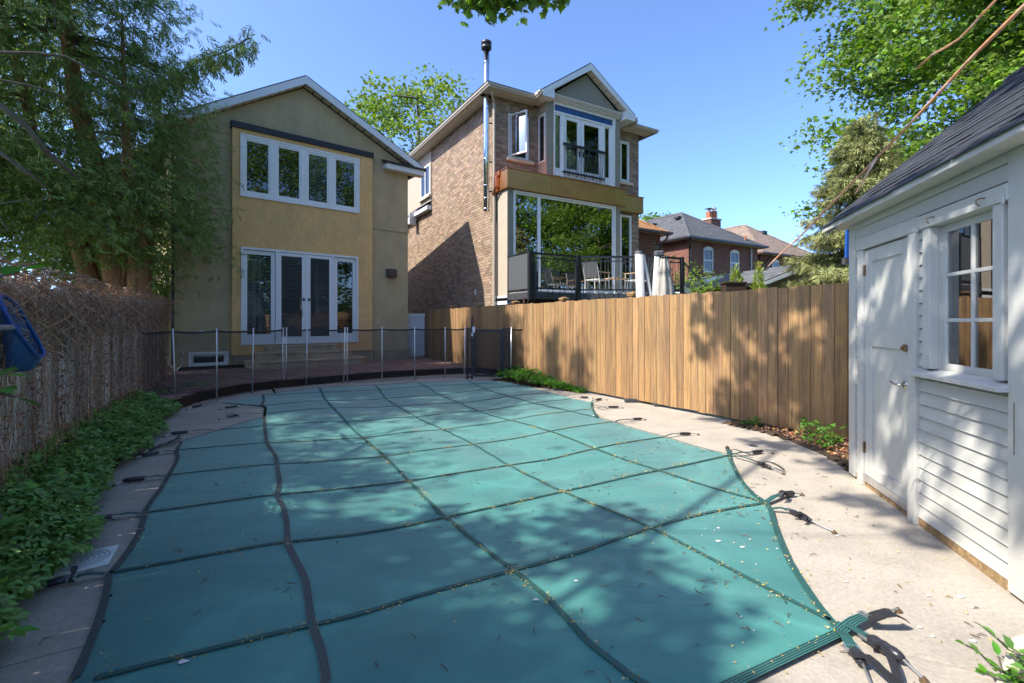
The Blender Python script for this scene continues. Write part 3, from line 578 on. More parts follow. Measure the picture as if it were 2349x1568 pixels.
# patio door
for i in range(4):
    x0_, x1_ = DX[i], DX[i+1]; slid = i in (1, 2); yy = PB + (.05 if not slid else .0)
    o = sash(A, x0_ + .03, x1_ - .03, dz[0] + .04, dz[1] - .05, yy, .11 if not slid else .09, wb=.24 if not slid else .16, nm='door_panel', dep=.035, mat='white_trim')
    if slid:
        part('screen', MB().box(x0_ + .09, x1_ - .09, yy - .026, yy - .024, dz[0] + .12, dz[1] - .12), MT['window_screen'], o)
    if i in (1, 2):
        xx = x1_ - .075 if i == 1 else x0_ + .075
        part('latch', MB().box(xx - .03, xx + .03, yy - .06, yy - .035, 2.02, 2.10), MT['black_metal'], o, bevel=.005)
        if i == 1: part('handle', MB().tube([(xx - .06, yy - .036, 1.55), (xx - .06, yy - .08, 1.58), (xx - .06, yy - .08, 1.74), (xx - .06, yy - .036, 1.77)], .012), MT['black_metal'], o)
    blind(o, x0_ + .12, x1_ - .12, dz[0] + (.3 if i != 1 else 1.3), dz[1] - .14, PB + .13, tilt=(.5, .35, .2, .12)[i], step=.05)
dc = MB().frame(DX[0] - .02, DX[4] + .02, dz[0] - .01, dz[1] + .02, .06, PB - .045, PB - .001)
for x in DX[1:4]: dc.box(x - .028, x + .028, PB - .04, PB - .001, dz[0], dz[1])
part('door_frame', dc, MT['white_trim'], A, bevel=.005)
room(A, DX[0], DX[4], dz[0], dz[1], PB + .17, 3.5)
inn_ = MB(); [inn_.box(x, x + .09, .9, .95, .8, 3.3) for x in (1.95, 2.1, 3.45, 3.75)]; inn_.box(2.5, 4.4, 1.6, 2.2, .8, 1.55); part('furniture', inn_, MT['blind'], A)
# basement window
bw_ = part('basement_window', MB().frame(.28, 1.18, .22, .61, .06, -.05, .0), MT['white_trim'], A, bevel=.004)
part('pane', MB().box(.36, 1.1, .04, .045, .27, .56), MT['glass'], bw_); part('inner_frame', MB().frame(.34, 1.12, .28, .55, .045, .0, .04), MT['white_trim'], bw_); room(A, .31, 1.15, .25, .58, .2, .8)
part('window_well', MB().box(.05, 1.6, -.12, -.08, .1, .245), MT['dark_timber'], A, bevel=.01)
# steps
for k, (xa, xb, y_, z0_, z1_) in enumerate(((1.55, 4.65, -1.15, .16, .36), (1.8, 4.4, -.82, .36, .57), (2.05, 4.15, -.5, .57, .75))):
    st = part('step', MB().extr([(xa, -.13, z0_), (xa, y_ + .25, z0_), (xa + .25, y_, z0_), (xb - .25, y_, z0_), (xb, y_ + .25, z0_), (xb, -.13, z0_)], (0, 0, z1_ - z0_ - .05)), MT['stone'], A)
    part('tread', MB().extr([(xa - .03, -.128, z1_ - .05), (xa - .03, y_ + .235, z1_ - .05), (xa + .235, y_ - .03, z1_ - .05), (xb - .235, y_ - .03, z1_ - .05), (xb + .03, y_ + .235, z1_ - .05), (xb + .03, -.128, z1_ - .05)], (0, 0, .05)), MT['stone'], st, bevel=.008)
# lamp, outlets, downspout
lm = part('wall_lamp', MB().box(5.74, 6.05, -.16, -.001, 2.88, 3.16), MT['charcoal'], A, bevel=.01)
b = MB()
for i in range(3):
    for j in range(3): b.box(5.775 + i*.09, 5.84 + i*.09, -.168, -.16, 2.91 + j*.082, 2.965 + j*.082)
part('lamp_lens', b, MT['gutter_brown'], lm)
for x in (.55, 5.66): part('outlet_box', MB().box(x - .05, x + .05, -.05, 0, 1.07, 1.18), MT['pale_metal'], A, bevel=.006)
part('hose_tap', MB().tube([(.16,-.0,.62),(.16,-.12,.62),(.16,-.14,.57)], .014).tube([(.1,-.1,.66),(.22,-.1,.66)], .01).tube([(.14,-.12,.56),(.12,-.2,.3),(.0,-.28,.19)], .012), MT['alu'], A, smooth=True)
part('downspout', MB().box(-.09, -.02, -.02, .06, .3, 6.4), MT['black_metal'], A, bevel=.008)
# roof: two slopes, rake boards, soffits, gutters
zl, zr = 6.44, 6.70; xl, xr = -.32, 6.98; ya, yb = -.28, 14.2; pk = (3.12, 8.58)
for nm_, xe, ze in (('roof_left', xl, zl), ('roof_right', xr, zr)):
    sg = -1 if xe < 3 else 1; d_ = Vector((xe - pk[0], 0, ze - pk[1])).normalized(); nrm = Vector((-d_.z * sg, 0, d_.x * sg))
    q = [Vector((pk[0], ya, pk[1])), Vector((xe, ya, ze)), Vector((xe, yb, ze)), Vector((pk[0], yb, pk[1]))]
    rf = part('roof', MB().extr(q, nrm * .03), MT['roof_dark'], A)
    f0 = Vector((pk[0], ya - .012, pk[1] - .002)); f1 = Vector((xe, ya - .012, ze - .002)); dn = Vector((0, 0, -.215))
    part('rake_board', MB().extr([f0, f1, f1 + dn * .95, f0 + dn * 1.05], (0, .03, 0)), MT['fascia'], rf)
    nb = 15
    for i in range(nb):     # soffit panels under the rake
        t0, t1 = i / nb + .004, (i + 1) / nb - .004; g0 = f0.lerp(f1, t0) + dn * .98; g1 = f0.lerp(f1, t1) + dn * .98
        part('soffit_panel', MB().extr([g0 + Vector((0,.02,0)), g1 + Vector((0,.02,0)), g1 + Vector((0,.29,0)), g0 + Vector((0,.29,0))], (0, 0, .012)), MT['soffit'], rf)
    part('gutter', MB().box(xe - .02 if sg > 0 else xe - .09, xe + .09 if sg > 0 else xe + .02, ya, yb, ze - .13, ze - .01), MT['dark_flashing'], rf)
part('eave_return', MB().box(5.62, 7.02, -.28, .0, 6.42, 6.58), MT['fascia'], A); part('return_roof', MB().extr([(5.58,-.33,6.58),(7.05,-.33,6.58),(7.05,0,6.70),(5.58,0,6.70)], (0,0,.06)), MT['dark_flashing'], A); part('return_soffit', MB().box(5.64, 7.0, -.27, -.005, 6.40, 6.418), MT['soffit'], A)
# white gate in the side passage
ga = thing('passage_gate', 'white board gate between the stucco house and the cedar fence', 'gate', AC(16.4, 5.33, .16), TH)
for i in range(6): part('board', MB().box(.01 + i*.118, .125 + i*.118, -.012, .012, .03, 1.42), MT['siding_white'], ga)
part('top_rail', MB().box(0, .72, -.035, .03, 1.42, 1.54), MT['siding_white'], ga); part('bottom_rail', MB().box(0, .72, -.035, -.013, .12, .22), MT['siding_white'], ga); part('brace', MB().obox((.04,-.02,1.0),(.32,-.02,.25), .02, .06, up=(0,1,0)), MT['weathered_board'], ga)
# ------------------------------------------------------------------ brick house with copper band
BO = (-.552, 15.518, 0)
B = thing('brick_house', 'tan brick house with copper band, big picture window and gabled upper bay', 'house', BO, TH)
HT = 8.64
core = MB()
for q in ([(.008,.008,0),(.008,.008,HT),(.008,14,HT),(.008,14,0)][::-1], [(6.322,14,0),(6.322,14,HT),(6.322,.008,HT),(6.322,.008,0)][::-1], [(.008,14,0),(.008,14,HT),(6.322,14,HT),(6.322,14,0)]): core.poly(q)
CAS = (.50,1.31,6.78,8.25); RW = (5.38,5.86,6.73,8.27); RD = (5.36,5.95,2.3,5.47)
core.wall(.008, 6.322, 0, HT, [(CAS[0],CAS[1],CAS[2],CAS[3]), (RW[0],RW[1],RW[2],RW[3]), RD, (1.7,4.9,6.1,8.6), (.1,4.7,2.2,5.6)], .008, .12)
part('wall', core, MT['mortar'], B)
bl, bh, gp = .262, .082, .010
proto_b = mesh_of('brick', MB().box(0, bl, -.004, .03, 0, bh), MT['brick_tan']); proto_s = mesh_of('brick', MB().box(-.004, .03, 0, bl, 0, bh), MT['brick_tan'])
cnt = 0; rest = MB()
def put(plane, s, z, ln):
    """one brick on the side wall ('s', s along y) or on the rear wall ('f', s along x)"""
    global cnt
    near = (plane == 's' and s < .93 and z > 1.9) 
    if near and cnt < 296:
        cnt += 1; sc = ln / bl
        link('brick', proto_s if plane == 's' else proto_b, B, loc=(0, s, z) if plane == 's' else (s, 0, z), scl=(1, sc, 1) if plane == 's' else (sc, 1, 1)); return
    j = random.uniform(-.002, .002)
    if plane == 's': rest.box(-.004 + j, .02, s, s + ln, z, z + bh)
    else: rest.box(s, s + ln, -.004 + j, .02, z, z + bh)
z = .9; row = 0
while z < HT - .05:
    s = 0.0 if row % 2 == 0 else -bl / 2
    while s < 12:
        a, b_ = max(s, 0), min(s + bl, 12)
        if a > 5.5 and z > 6.3: break
        if b_ - a > .05: put('s', a, z, b_ - a)
        s += bl + gp
    s = .03 if row % 2 == 0 else .03 - bl / 2
    while s < 6.33:
        a, b_ = max(s, .03), min(s + bl, 6.33); ok = b_ - a > .03
        for (x0_, x1_, z0_, z1_) in ((CAS[0], CAS[1], CAS[2], CAS[3] + .24), (RW[0], RW[1], RW[2], RW[3] + .24), (1.66, 4.9, 5.4, 9), (.06, 4.72, 0, 6.0), (RD[0]-.02, RD[1]+.02, 0, 5.5)):
            if z + bh > z0_ and z < z1_:
                if a < x1_ and b_ > x0_:
                    if a < x0_ - .04: b_ = min(b_, x0_)
                    elif b_ > x1_ + .04: a = max(a, x1_)
                    else: ok = False
        if ok and b_ - a > .03 and not (z < 5.0 and a < 4.7): put('f', a, z, b_ - a)
        s += bl + gp
    z += bh + gp; row += 1
for (x0_, x1_, z0_, z1_) in (CAS, RW):          # soldier courses over the windows
    x = x0_ - .09
    while x < x1_ + .04: rest.box(x, x + .072, -.008, .02, z1_ + .005, z1_ + .235); x += .082
part('bricks', rest, MT['brick_tan'], B, kind='stuff')
# side wall: stucco oriel, window, ledge, flood lamps, vent
side = MB().box(-.05, .0, 5.5, 12, 6.32, HT); part('side_stucco', side, MT['stucco_tan'], B)
def swin(parent, x, y0_, y1_, z0_, z1_, n=1, nm='window'):
    """window in a wall facing -x"""
    fr = MB(); fr.box(x - .03, x + .03, y0_, y0_ + .06, z0_, z1_).box(x - .03, x + .03, y1_ - .06, y1_, z0_, z1_).box(x - .03, x + .03, y0_ + .06, y1_ - .06, z1_ - .06, z1_).box(x - .03, x + .03, y0_ + .06, y1_ - .06, z0_, z0_ + .06)
    for i in range(1, n): m = y0_ + (y1_ - y0_) * i / n; fr.box(x - .03, x + .03, m - .03, m + .03, z0_ + .06, z1_ - .06)
    o = part(nm, fr, MT['white_trim'], parent, bevel=.004); part('pane', MB().box(x - .002, x + .002, y0_ + .05, y1_ - .05, z0_ + .05, z1_ - .05), MT['dark_glass'], o); return o
w_ = swin(B, -.055, 5.58, 6.66, 6.78, 8.06, 2); part('sill', MB().box(-.16, -.051, 5.5, 6.76, 6.66, 6.76), MT['sill_stone'], w_, bevel=.006)
part('ledge', MB().box(-.22, -.006, 5.52, 7.25, 6.12, 6.30).box(-.22, -.006, 7.25, 11, 6.02, 6.2), MT['fascia'], B); part('ledge_roof', MB().extr([(-.27,5.5,6.32),(-.051,5.5,6.46),(-.051,7.3,6.46),(-.27,7.3,6.32)], (0,0,.03)).extr([(-.27,7.3,6.24),(-.051,7.3,6.40),(-.051,11,6.40),(-.27,11,6.24)], (0,0,.03)), MT['dark_flashing'], B)
part('flood_lamp', MB().box(-.42, -.12, 7.15, 7.25, 5.75, 6.28).box(-.40, -.2, 7.26, 7.5, 5.8, 6.1), MT['pale_metal'], B, bevel=.01)
part('vent', MB().box(-.02, -.004, 1.33, 1.45, 2.36, 2.52), MT['white_trim'], B); b = MB(); [b.box(-.03, -.02, 1.34, 1.44, 2.375 + i*.035, 2.39 + i*.035) for i in range(4)]; part('vent_slats', b, MT['pale_metal'], B)
# flue pipe with straps and rain cap
fl = part('flue_pipe', MB().tube([(-.24,.12,z_) for z_ in (4.95, 7, 9, 10.12)], .095, 20), MT['steel'], B, smooth=True)
for z_ in (5.0, 5.35, 5.75, 6.6, 7.5, 8.2, 9.0, 9.7): part('joint_band', MB().lathe([(.096,0),(.101,.004),(.101,.03),(.096,.034)], (-.24,.12,z_), 20), MT['steel'], fl, smooth=True)
for z_ in (5.6, 6.55, 7.8): part('bracket', MB().obox((-.24,.12,z_), (0,.12,z_), .03, .04), MT['charcoal'], fl)
part('rain_cap', MB().lathe([(.10,10.10),(.165,10.14),(.17,10.22),(.15,10.23),(.12,10.26),(.165,10.28),(.17,10.36),(.12,10.40),(.02,10.43)], (-.24,.12,0), 24), MT['black_metal'], fl, smooth=True)
part('flashing_collar', MB().lathe([(.2,8.86),(.13,8.95),(.1,9.02)], (-.24,.12,0), 20), MT['steel'], fl, smooth=True)
part('downspout', MB().tube([(-.30,-.36,8.66),(-.28,-.33,8.56),(-.07,-.07,8.42),(-.06,-.06,8.3),(-.06,-.06,1.2)], .048, 8), MT['gutter_tan'], B)
part('conduit', MB().tube([(-.02,-.02,1.5),(-.02,-.02,6.2)], .014, 6), MT['gutter_brown'], B)
part('gas_meter_pipe', MB().tube([(-.03,.02,5.4),(-.05,.02,5.1),(-.03,.02,4.7)], .02, 6), MT['black_metal'], B)
# eaves
EV = 8.64
ga_ = .42
def eave(name_, pts, parent): part(name_, MB().extr(pts, (0,0,.016)), MT['soffit'], parent)
n = 13
for i in range(n):
    x0_, x1_ = -.42 + i*.145, -.42 + (i+1)*.145 - .008
    eave('soffit_panel', [(x0_,-.44,EV),(x1_,-.44,EV),(x1_,-.004,EV),(x0_,-.004,EV)], B)
for i in range(8):
    x0_, x1_ = 5.35 + i*.165, 5.35 + (i+1)*.165 - .008; eave('soffit_panel', [(x0_,-.44,EV),(x1_,-.44,EV),(x1_,-.004,EV),(x0_,-.004,EV)], B)
for i in range(46):
    y0_, y1_ = .0 + i*.22, (i+1)*.22 - .008
    if i == 0: continue
    eave('soffit_panel', [(-.42,y0_,EV),(-.005,y0_,EV),(-.005,y1_,EV),(-.42,y1_,EV)], B)
def gutter(a, b_, parent=B):
    a = Vector(a); b_ = Vector(b_); d_ = (b_ - a).normalized(); o_ = d_.cross(Vector((0,0,1)))
    prof = [(-.0,-.0),(.02,-.02),(.07,-.01),(.10,.05),(.115,.055),(.115,.12),(.0,.12)]
    q = [a + o_ * x + Vector((0,0,z_)) for x, z_ in prof]; part('gutter', MB().extr(q, b_ - a), MT['gutter_tan'], parent)
gutter((-.43,-.44,EV), (1.28,-.44,EV)); gutter((5.45,-.44,EV), (6.72,-.44,EV)); gutter((-.43,10.1,EV), (-.43,-.555,EV)); gutter((1.28,-.44,EV), (1.28,-.74,EV+.02)); gutter((5.44,-.74,EV+.02), (5.44,-.44,EV)); gutter((6.73,-.555,EV), (6.73,4,EV))
rp = [(-.5,-.5,8.77),(6.8,-.5,8.77),(6.8,14.4,8.77),(-.5,14.4,8.77),(3.15,4,10.3),(3.15,10,10.3)]
part('roof', MB().add(rp, [(0,1,4),(1,2,5,4),(2,3,5),(3,0,4,5),(3,2,1,0)]), MT['roof_dark'], B)
part('roof_drip_edge', MB().box(-.54, 1.3, -.56, -.44, EV+.115, EV+.135).box(-.56, -.44, -.56, 10, EV+.12, EV+.14), MT['roof_dark'], B)
# open casement window
cw = part('window', MB().frame(CAS[0], CAS[1], CAS[2], CAS[3], .06, .03, .10), MT['white_trim'], B, bevel=.004)
part('fixed_sash', MB().frame(CAS[0]+.06, CAS[1]-.06, CAS[2]+.06, CAS[3]-.06, .035, .06, .09), MT['white_trim'], cw)
ang = math.radians(68); hx, hy = CAS[0] + .09, .02; L_ = .66
fr = MB(); cs, sn = math.cos(ang), -math.sin(ang)
def cp_(t, z_): return (hx + cs * L_ * t, hy + sn * L_ * t, z_)
for (t0, t1) in ((0,.09),(.91,1)): fr.extr([cp_(t0,CAS[2]+.06), cp_(t1,CAS[2]+.06), cp_(t1,CAS[3]-.06), cp_(t0,CAS[3]-.06)], (.03*sn*-1, .03*cs, 0))
for z_ in (CAS[2]+.06, CAS[3]-.12): fr.extr([cp_(.09,z_), cp_(.91,z_), cp_(.91,z_+.06), cp_(.09,z_+.06)], (.03*sn*-1, .03*cs, 0))
osash = part('open_sash', fr, MT['white_trim'], cw); part('pane', MB().extr([cp_(.06,CAS[2]+.1), cp_(.94,CAS[2]+.1), cp_(.94,CAS[3]-.1), cp_(.06,CAS[3]-.1)], (.008*sn*-1, .008*cs, 0)), MT['glass'], osash)
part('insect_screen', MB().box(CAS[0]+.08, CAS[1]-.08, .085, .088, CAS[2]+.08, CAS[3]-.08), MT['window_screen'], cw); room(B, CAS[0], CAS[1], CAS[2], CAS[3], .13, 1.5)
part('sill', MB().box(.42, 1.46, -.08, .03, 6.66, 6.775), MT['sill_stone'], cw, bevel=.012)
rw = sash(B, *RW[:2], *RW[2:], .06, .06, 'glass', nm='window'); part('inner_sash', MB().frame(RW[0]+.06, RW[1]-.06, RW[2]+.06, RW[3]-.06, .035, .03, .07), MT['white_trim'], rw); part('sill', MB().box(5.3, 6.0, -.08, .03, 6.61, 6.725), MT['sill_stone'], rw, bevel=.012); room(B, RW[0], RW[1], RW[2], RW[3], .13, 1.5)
# upper box bay with gable
YB = -.5; BX0, BX1 = 1.66, 4.90
bay = part('bay', MB().wall(BX0, BX1, 5.95, 8.72, [(1.95,4.66,6.28,8.72)], YB, .1).wall(BX0, BX1, 8.72, 8.9, [], YB, 0), MT['stucco_grey'], B)
sb_ = MB(); sc2 = MB()
for q in ([(BX0,YB,5.95),(BX0,YB,6.75),(BX0,0,6.75),(BX0,0,5.95)], [(BX0,YB,8.3),(BX0,YB,8.9),(BX0,0,8.9),(BX0,0,8.3)], [(BX0,YB,6.75),(BX0,YB,8.3),(BX0,-.42,8.3),(BX0,-.42,6.75)], [(BX0,-.06,6.75),(BX0,-.06,8.3),(BX0,0,8.3),(BX0,0,6.75)], [(BX1,0,5.95),(BX1,0,8.9),(BX1,YB,8.9),(BX1,YB,5.95)]): (sc2 if q[0][0] == BX1 else sb_).poly(q)
part('bay_cheek', sb_, MT['stucco_tan'], B); part('bay_cheek', sc2, MT['stucco_tan'], B)
swin(B, BX0 + .01, -.44, -.04, 6.72, 8.32, 1, 'bay_side_window')
def fsash(x0_, x1_, z0_, z1_, w, nm, gm='glass', wb=None): return sash(B, x0_, x1_, z0_, z1_, YB + .06, w, gm, nm=nm, wb=wb)
fsash(1.97, 2.30, 6.30, 8.38, .06, 'sidelight', wb=.26); fsash(4.14, 4.46, 6.30, 8.38, .06, 'sidelight', wb=.26)
fd1 = fsash(2.36, 3.10, 6.30, 8.38, .13, 'french_door', wb=.3); fd2 = fsash(3.12, 4.06, 6.30, 8.38, .13, 'french_door', wb=.3)
for fd, xx in ((fd1, 3.04), (fd2, 3.19)): part('handle', MB().tube([(xx, YB - .02, 7.2), (xx, YB - .07, 7.2), (xx + (.1 if fd is fd2 else -.1), YB - .07, 7.2)], .012).box(xx - .025, xx + .025, YB - .02, YB + .0, 7.08, 7.26), MT['black_metal'], fd)
mf = MB()
for x in (1.95, 2.30, 4.06, 4.46): mf.box(x - (.0 if x == 1.95 else 0), x + (.06 if x in (2.30, 4.06) else .03 if x == 1.95 else .18), YB - .03, YB + .08, 6.28, 8.42)
mf.box(1.95, 4.66, YB - .025, YB + .08, 8.38, 8.44).box(1.95, 4.66, YB - .025, YB + .08, 8.66, 8.72).box(1.95, 1.98, YB-.02, YB+.08, 8.44, 8.66).box(4.56, 4.66, YB-.02, YB+.08, 8.44, 8.66)
part('window_frame', mf, MT['white_trim'], B, bevel=.004)
part('transom_film', MB().box(1.98, 4.50, YB + .02, YB + .03, 8.44, 8.66), MT['glass_film'], B)
part('curtain', MB().add([(2.0 + i*.05, YB + .16 + .025*(i % 2), z_) for i in range(49) for z_ in (6.35, 8.4)], [(2*i, 2*i+2, 2*i+3, 2*i+1) for i in range(48)]), MT['curtain'], B); room(B, 1.97, 4.6, 6.28, 8.7, YB + .3, 1.6)
for k, (zz, yy) in enumerate(((8.72,-.56),(8.77,-.60),(8.83,-.63),(8.88,-.66))): part('cornice', MB().box(1.88, 4.84, yy, YB - .0005, zz, zz + .052), MT['soffit'], B, bevel=.008)
AP = (3.30, 10.22); G0, G1 = (1.32, 8.86), (5.36, 8.88); YG = -.80
part('gable_wall', MB().extr([(1.8,YB-.04,8.9),(4.85,YB-.04,8.9),(AP[0],YB-.04,9.95)], (0,.03,0)), MT['stucco_grey'], B)
for e_, sg in ((G0, -1), (G1, 1)):
    d_ = Vector((e_[0]-AP[0], 0, e_[1]-AP[1])).normalized(); nr = Vector((-d_.z*sg, 0, d_.x*sg))
    gr = part('gable_roof', MB().extr([Vector((AP[0],YG,AP[1])), Vector((e_[0],YG,e_[1])), Vector((e_[0],2.5,e_[1])), Vector((AP[0],3.2,AP[1]))], nr*.035), MT['roof_dark'], B)
    f0, f1 = Vector((AP[0],YG-.01,AP[1])), Vector((e_[0],YG-.01,e_[1])); dn = Vector((0,0,-.2))
    part('rake_board', MB().extr([f0, f1, f1+dn*.85, f0+dn*1.1], (0,.025,0)), MT['fascia'], gr)
    for i in range(8):
        g0_ = f0.lerp(f1, i/8+.005)+dn*.98; g1_ = f0.lerp(f1, (i+1)/8-.005)+dn*.98; part('soffit_panel', MB().extr([g0_+Vector((0,.02,0)), g1_+Vector((0,.02,0)), g1_+Vector((0,.27,0)), g0_+Vector((0,.27,0))], (0,0,.012)), MT['soffit'], gr)
    xe = e_[0]; part('eave_box', MB().extr([(xe,YG,8.86),(xe,YG,8.68),(xe-sg*.46,YG,8.68),(xe-sg*.46,YG,8.86+.30)], (0,.78,0)), MT['fascia'], gr)
    gutter((xe + (.0 if sg > 0 else 0), YG, 8.72) if sg > 0 else (xe, .0, 8.72), (xe, .0, 8.72) if sg > 0 else (xe, YG, 8.72), gr)
# balcony rail in front of the french doors
jr = part('balcony_rail', MB().box(2.30,4.10,-.60,-.55,7.34,7.42), MT['black_metal'], B); part('bottom_rail', MB().box(2.30,4.10,-.60,-.55,6.42,6.47), MT['black_metal'], jr)
for i in range(21):
    x = 2.33 + i*.0865; s = (0, .05, 0, -.05)[i % 4]; part('baluster', MB().tube([(x - s, -.615, 7.4), (x + s, -.615, 6.32)], .008, 6), MT['black_metal'], jr)
for x in (2.31, 4.08): part('bracket', MB().box(x-.012, x+.012, -.6, -.5, 6.43, 6.47), MT['black_metal'], jr)
# sunroom below
SY = -.72; SX0, SX1 = .05, 4.70
SW = (.31, 4.42, 2.44, 5.46)
part('sunroom_wall', MB().wall(SX0, SX1, 2.05, 5.56, [SW], SY, .12), MT['stucco_grey'], B)
for q in ([(SX0,SY,2.2),(SX0,SY,5.56),(SX0,0,5.56),(SX0,0,2.2)], [(SX1,0,2.2),(SX1,0,5.56),(SX1,SY,5.56),(SX1,SY,2.2)]): part('sunroom_cheek', MB().poly(q), MT['stucco_tan'], B)
part('sunroom_base', MB().box(.03, SX1, SY - .02, 0, 2.16, 2.22).box(.03, SX1, SY-.01, 0, 1.95, 2.06), MT['fascia'], B)
part('sunroom_floor', MB().box(.06, 4.69, SY+.01, 3.0, 2.22, 2.30), MT['teak'], B)
pw = part('picture_window', MB().frame(SW[0], SW[1], SW[2], SW[3], .055, SY+.02, SY+.1).box(1.19, 1.30, SY+.02, SY+.1, SW[2]+.055, SW[3]-.055), MT['white_trim'], B, bevel=.004)
for x0_, x1_ in ((SW[0]+.05, 1.195), (1.295, SW[1]-.05)): part('pane', MB().box(x0_, x1_, SY+.05, SY+.058, SW[2]+.05, SW[3]-.05), MT['glass_big'], pw)
part('window_trim', MB().frame(SW[0]-.045, SW[1]+.045, SW[2]-.045, SW[3]+.045, .05, SY-.025, SY-.001), MT['white_trim'], B, bevel=.004)
room(B, .1, 4.65, 2.3, 5.5, SY+.13, 3.6)
cb = part('copper_band', MB().box(-.03, 4.88, -.85, -.004, 5.53, 6.11), MT['copper'], B, bevel=.004)
part('copper_cap', MB().box(-.055, 4.905, -.875, -.004, 6.112, 6.135), MT['copper_new'], cb)
for x in (1.62, 3.25): part('seam', MB().box(x, x+.012, -.854, -.851, 5.54, 6.10), MT['copper_new'], cb)
part('copper_band_end', MB().box(4.9, 6.36, -.22, -.006, 5.56, 6.16), MT['copper'], B, bevel=.004); part('copper_cap', MB().box(4.9, 6.39, -.245, -.006, 6.162, 6.185), MT['copper_new'], B)
lh = part('leader_head', MB().box(-.10,-.033,-.42,-.16,5.98,6.12).box(-.16,-.033,-.36,-.2,5.62,5.98), MT['copper_new'], B, bevel=.02); part('copper_spout', MB().tube([(-.1,-.28,5.8),(-.12,-.2,5.6),(-.08,-.08,5.45)], .045, 8), MT['copper_new'], lh)
od = sash(B, RD[0], RD[1], RD[2], RD[3], .04, .08, 'glass_big', nm='deck_door'); part('handle', MB().box(5.92,5.95,-.03,.0,3.3,3.5), MT['black_metal'], od); room(B, RD[0], RD[1], RD[2], RD[3], .15, 2)
# ------------------------------------------------------------------ raised deck
K = thing('raised_deck', 'raised timber deck with black metal railing behind the cedar fence', 'deck', BO, TH)
FZ = 2.30; dp = [(.05,SY-.02),(.05,-2.0),(1.77,-2.0),(3.95,-3.25),(4.82,-3.32),(6.3,-3.3),(6.3,-.02),(4.72,-.02),(4.72,SY-.02)]
# deck boards run along the facade
i = 0; y = -3.3
while y < -.75:
    xs_ = .05 if y > -2.0 else 1.77 + (-2.0 - y) / 1.27 * 2.18
    part('deck_board', MB().box(xs_ + .02, 6.28, y, y + .135, FZ - .03, FZ), MT['weathered_board'], K); y += .141
part('fascia', MB().obox((*dp[1], FZ-.13), (*dp[2], FZ-.13), .04, .2).obox((*dp[2], FZ-.13), (*dp[3], FZ-.13), .04, .2).obox((*dp[3], FZ-.13), (*dp[5], FZ-.13), .04, .2).obox((*dp[0], FZ-.13), (*dp[1], FZ-.13), .04, .2), MT['charcoal'], K)
part('beam', MB().obox((.0,-1.75,2.0), (6.2,-1.75,2.0), .1, .2).obox((.2,-.8,2.0), (.2,-1.95,2.0), .09, .2), MT['dark_timber'], K)
for x, y in ((.15,-1.8),(1.8,-1.9),(4.1,-3.1),(6.2,-3.1),(3.0,-1.75)): part('support_post', MB().box(x-.06, x+.06, y-.06, y+.06, -.1, 2.1), MT['dark_timber'], K)
TZ = 3.42
def rail(p, q, slant=True, top='black_metal'):
    p = Vector((*p, 0)); q = Vector((*q, 0)); L_ = (q - p).length; d_ = (q - p) / L_; z3 = Vector((0,0,1))
    r_ = part('railing', MB().obox(p + z3*(TZ-.04), q + z3*(TZ-.04), .06, .06), MT[top], K); part('mid_rail', MB().obox(p + z3*(TZ-.17), q + z3*(TZ-.17), .03, .03), MT[top], r_); part('bottom_rail', MB().obox(p + z3*(FZ+.08), q + z3*(FZ+.08), .03, .05), MT[top], r_)
    n_ = int(L_ / .105)
    o_ = d_.cross(z3) * .03
    for i in range(n_):
        t = (i + .5) / n_ * L_; s = (0, .035, 0, -.035)[i % 4] if slant else 0
        part('baluster', MB().tube([p + d_*(t - s) + z3*(TZ-.08) + o_, p + d_*(t + s) + z3*(FZ-.16 if i % 2 else FZ+.06) + o_], .009, 6), MT['charcoal' if L_ > 2 else 'black_metal'], r_)
rail(dp[1], dp[2]); rail(dp[2], dp[3]); rail(dp[3], dp[4])
part('privacy_panel', MB().obox((.05,SY-.05,2.88), (.05,-1.95,2.88), .015, 1.02), MT['grey_panel'], K); part('panel_rail', MB().obox((.05,SY-.03,TZ-.01), (.05,-1.98,TZ-.01), .05, .025), MT['black_metal'], K); part('panel_rail', MB().obox((.05,SY-.03,2.35), (.05,-1.98,2.35), .04, .03), MT['black_metal'], K)
for i in range(9): part('baluster', MB().tube([(.03,-.85-i*.125,2.36),(.03,-.85-i*.125,2.12)], .008, 6), MT['charcoal'], K)
for x, y, w in ((.05,-2.0,.10),(.17,-2.02,.05),(1.77,-2.02,.13),(3.95,-3.27,.06),(4.82,-3.34,.10),(.05,SY-.06,.04)): part('post', MB().box(x-w/2, x+w/2, y-w/2, y+w/2, 2.02, TZ+.01), MT['black_metal'], K, bevel=.004)
part('inner_bin', MB().box(.25,.62,-1.6,-1.1,FZ,FZ+.62), MT['grey_panel'], K, bevel=.01)
# stairs going down to the right
hr = MB(); s0 = Vector((4.86,-3.34,TZ-.13)); s1 = s0 + Vector((2.6,0,-1.72)); hr.obox(s0, s1, .05, .05); part('stair_handrail', hr, MT['charcoal'], K)
t0 = s0 + Vector((0,0,-.98)); t1 = s1 + Vector((0,0,-.98)); part('stringer', MB().obox(t0 + Vector((0,.0,.18)), t1 + Vector((0,0,.18)), .05, .16), MT['blind'], K)
for i in range(16): p_ = s0.lerp(s1, (i+.5)/16); part('baluster', MB().tube([p_, p_ + Vector((0,0,-.82))], .008, 6), MT['charcoal'], K)
for i in range(11): p_ = t0.lerp(t1, (i+.5)/11); part('stair_tread', MB().box(p_.x-.13, p_.x+.13, -3.3, -2.3, p_.z+.08, p_.z+.115), MT['weathered_board'], K)
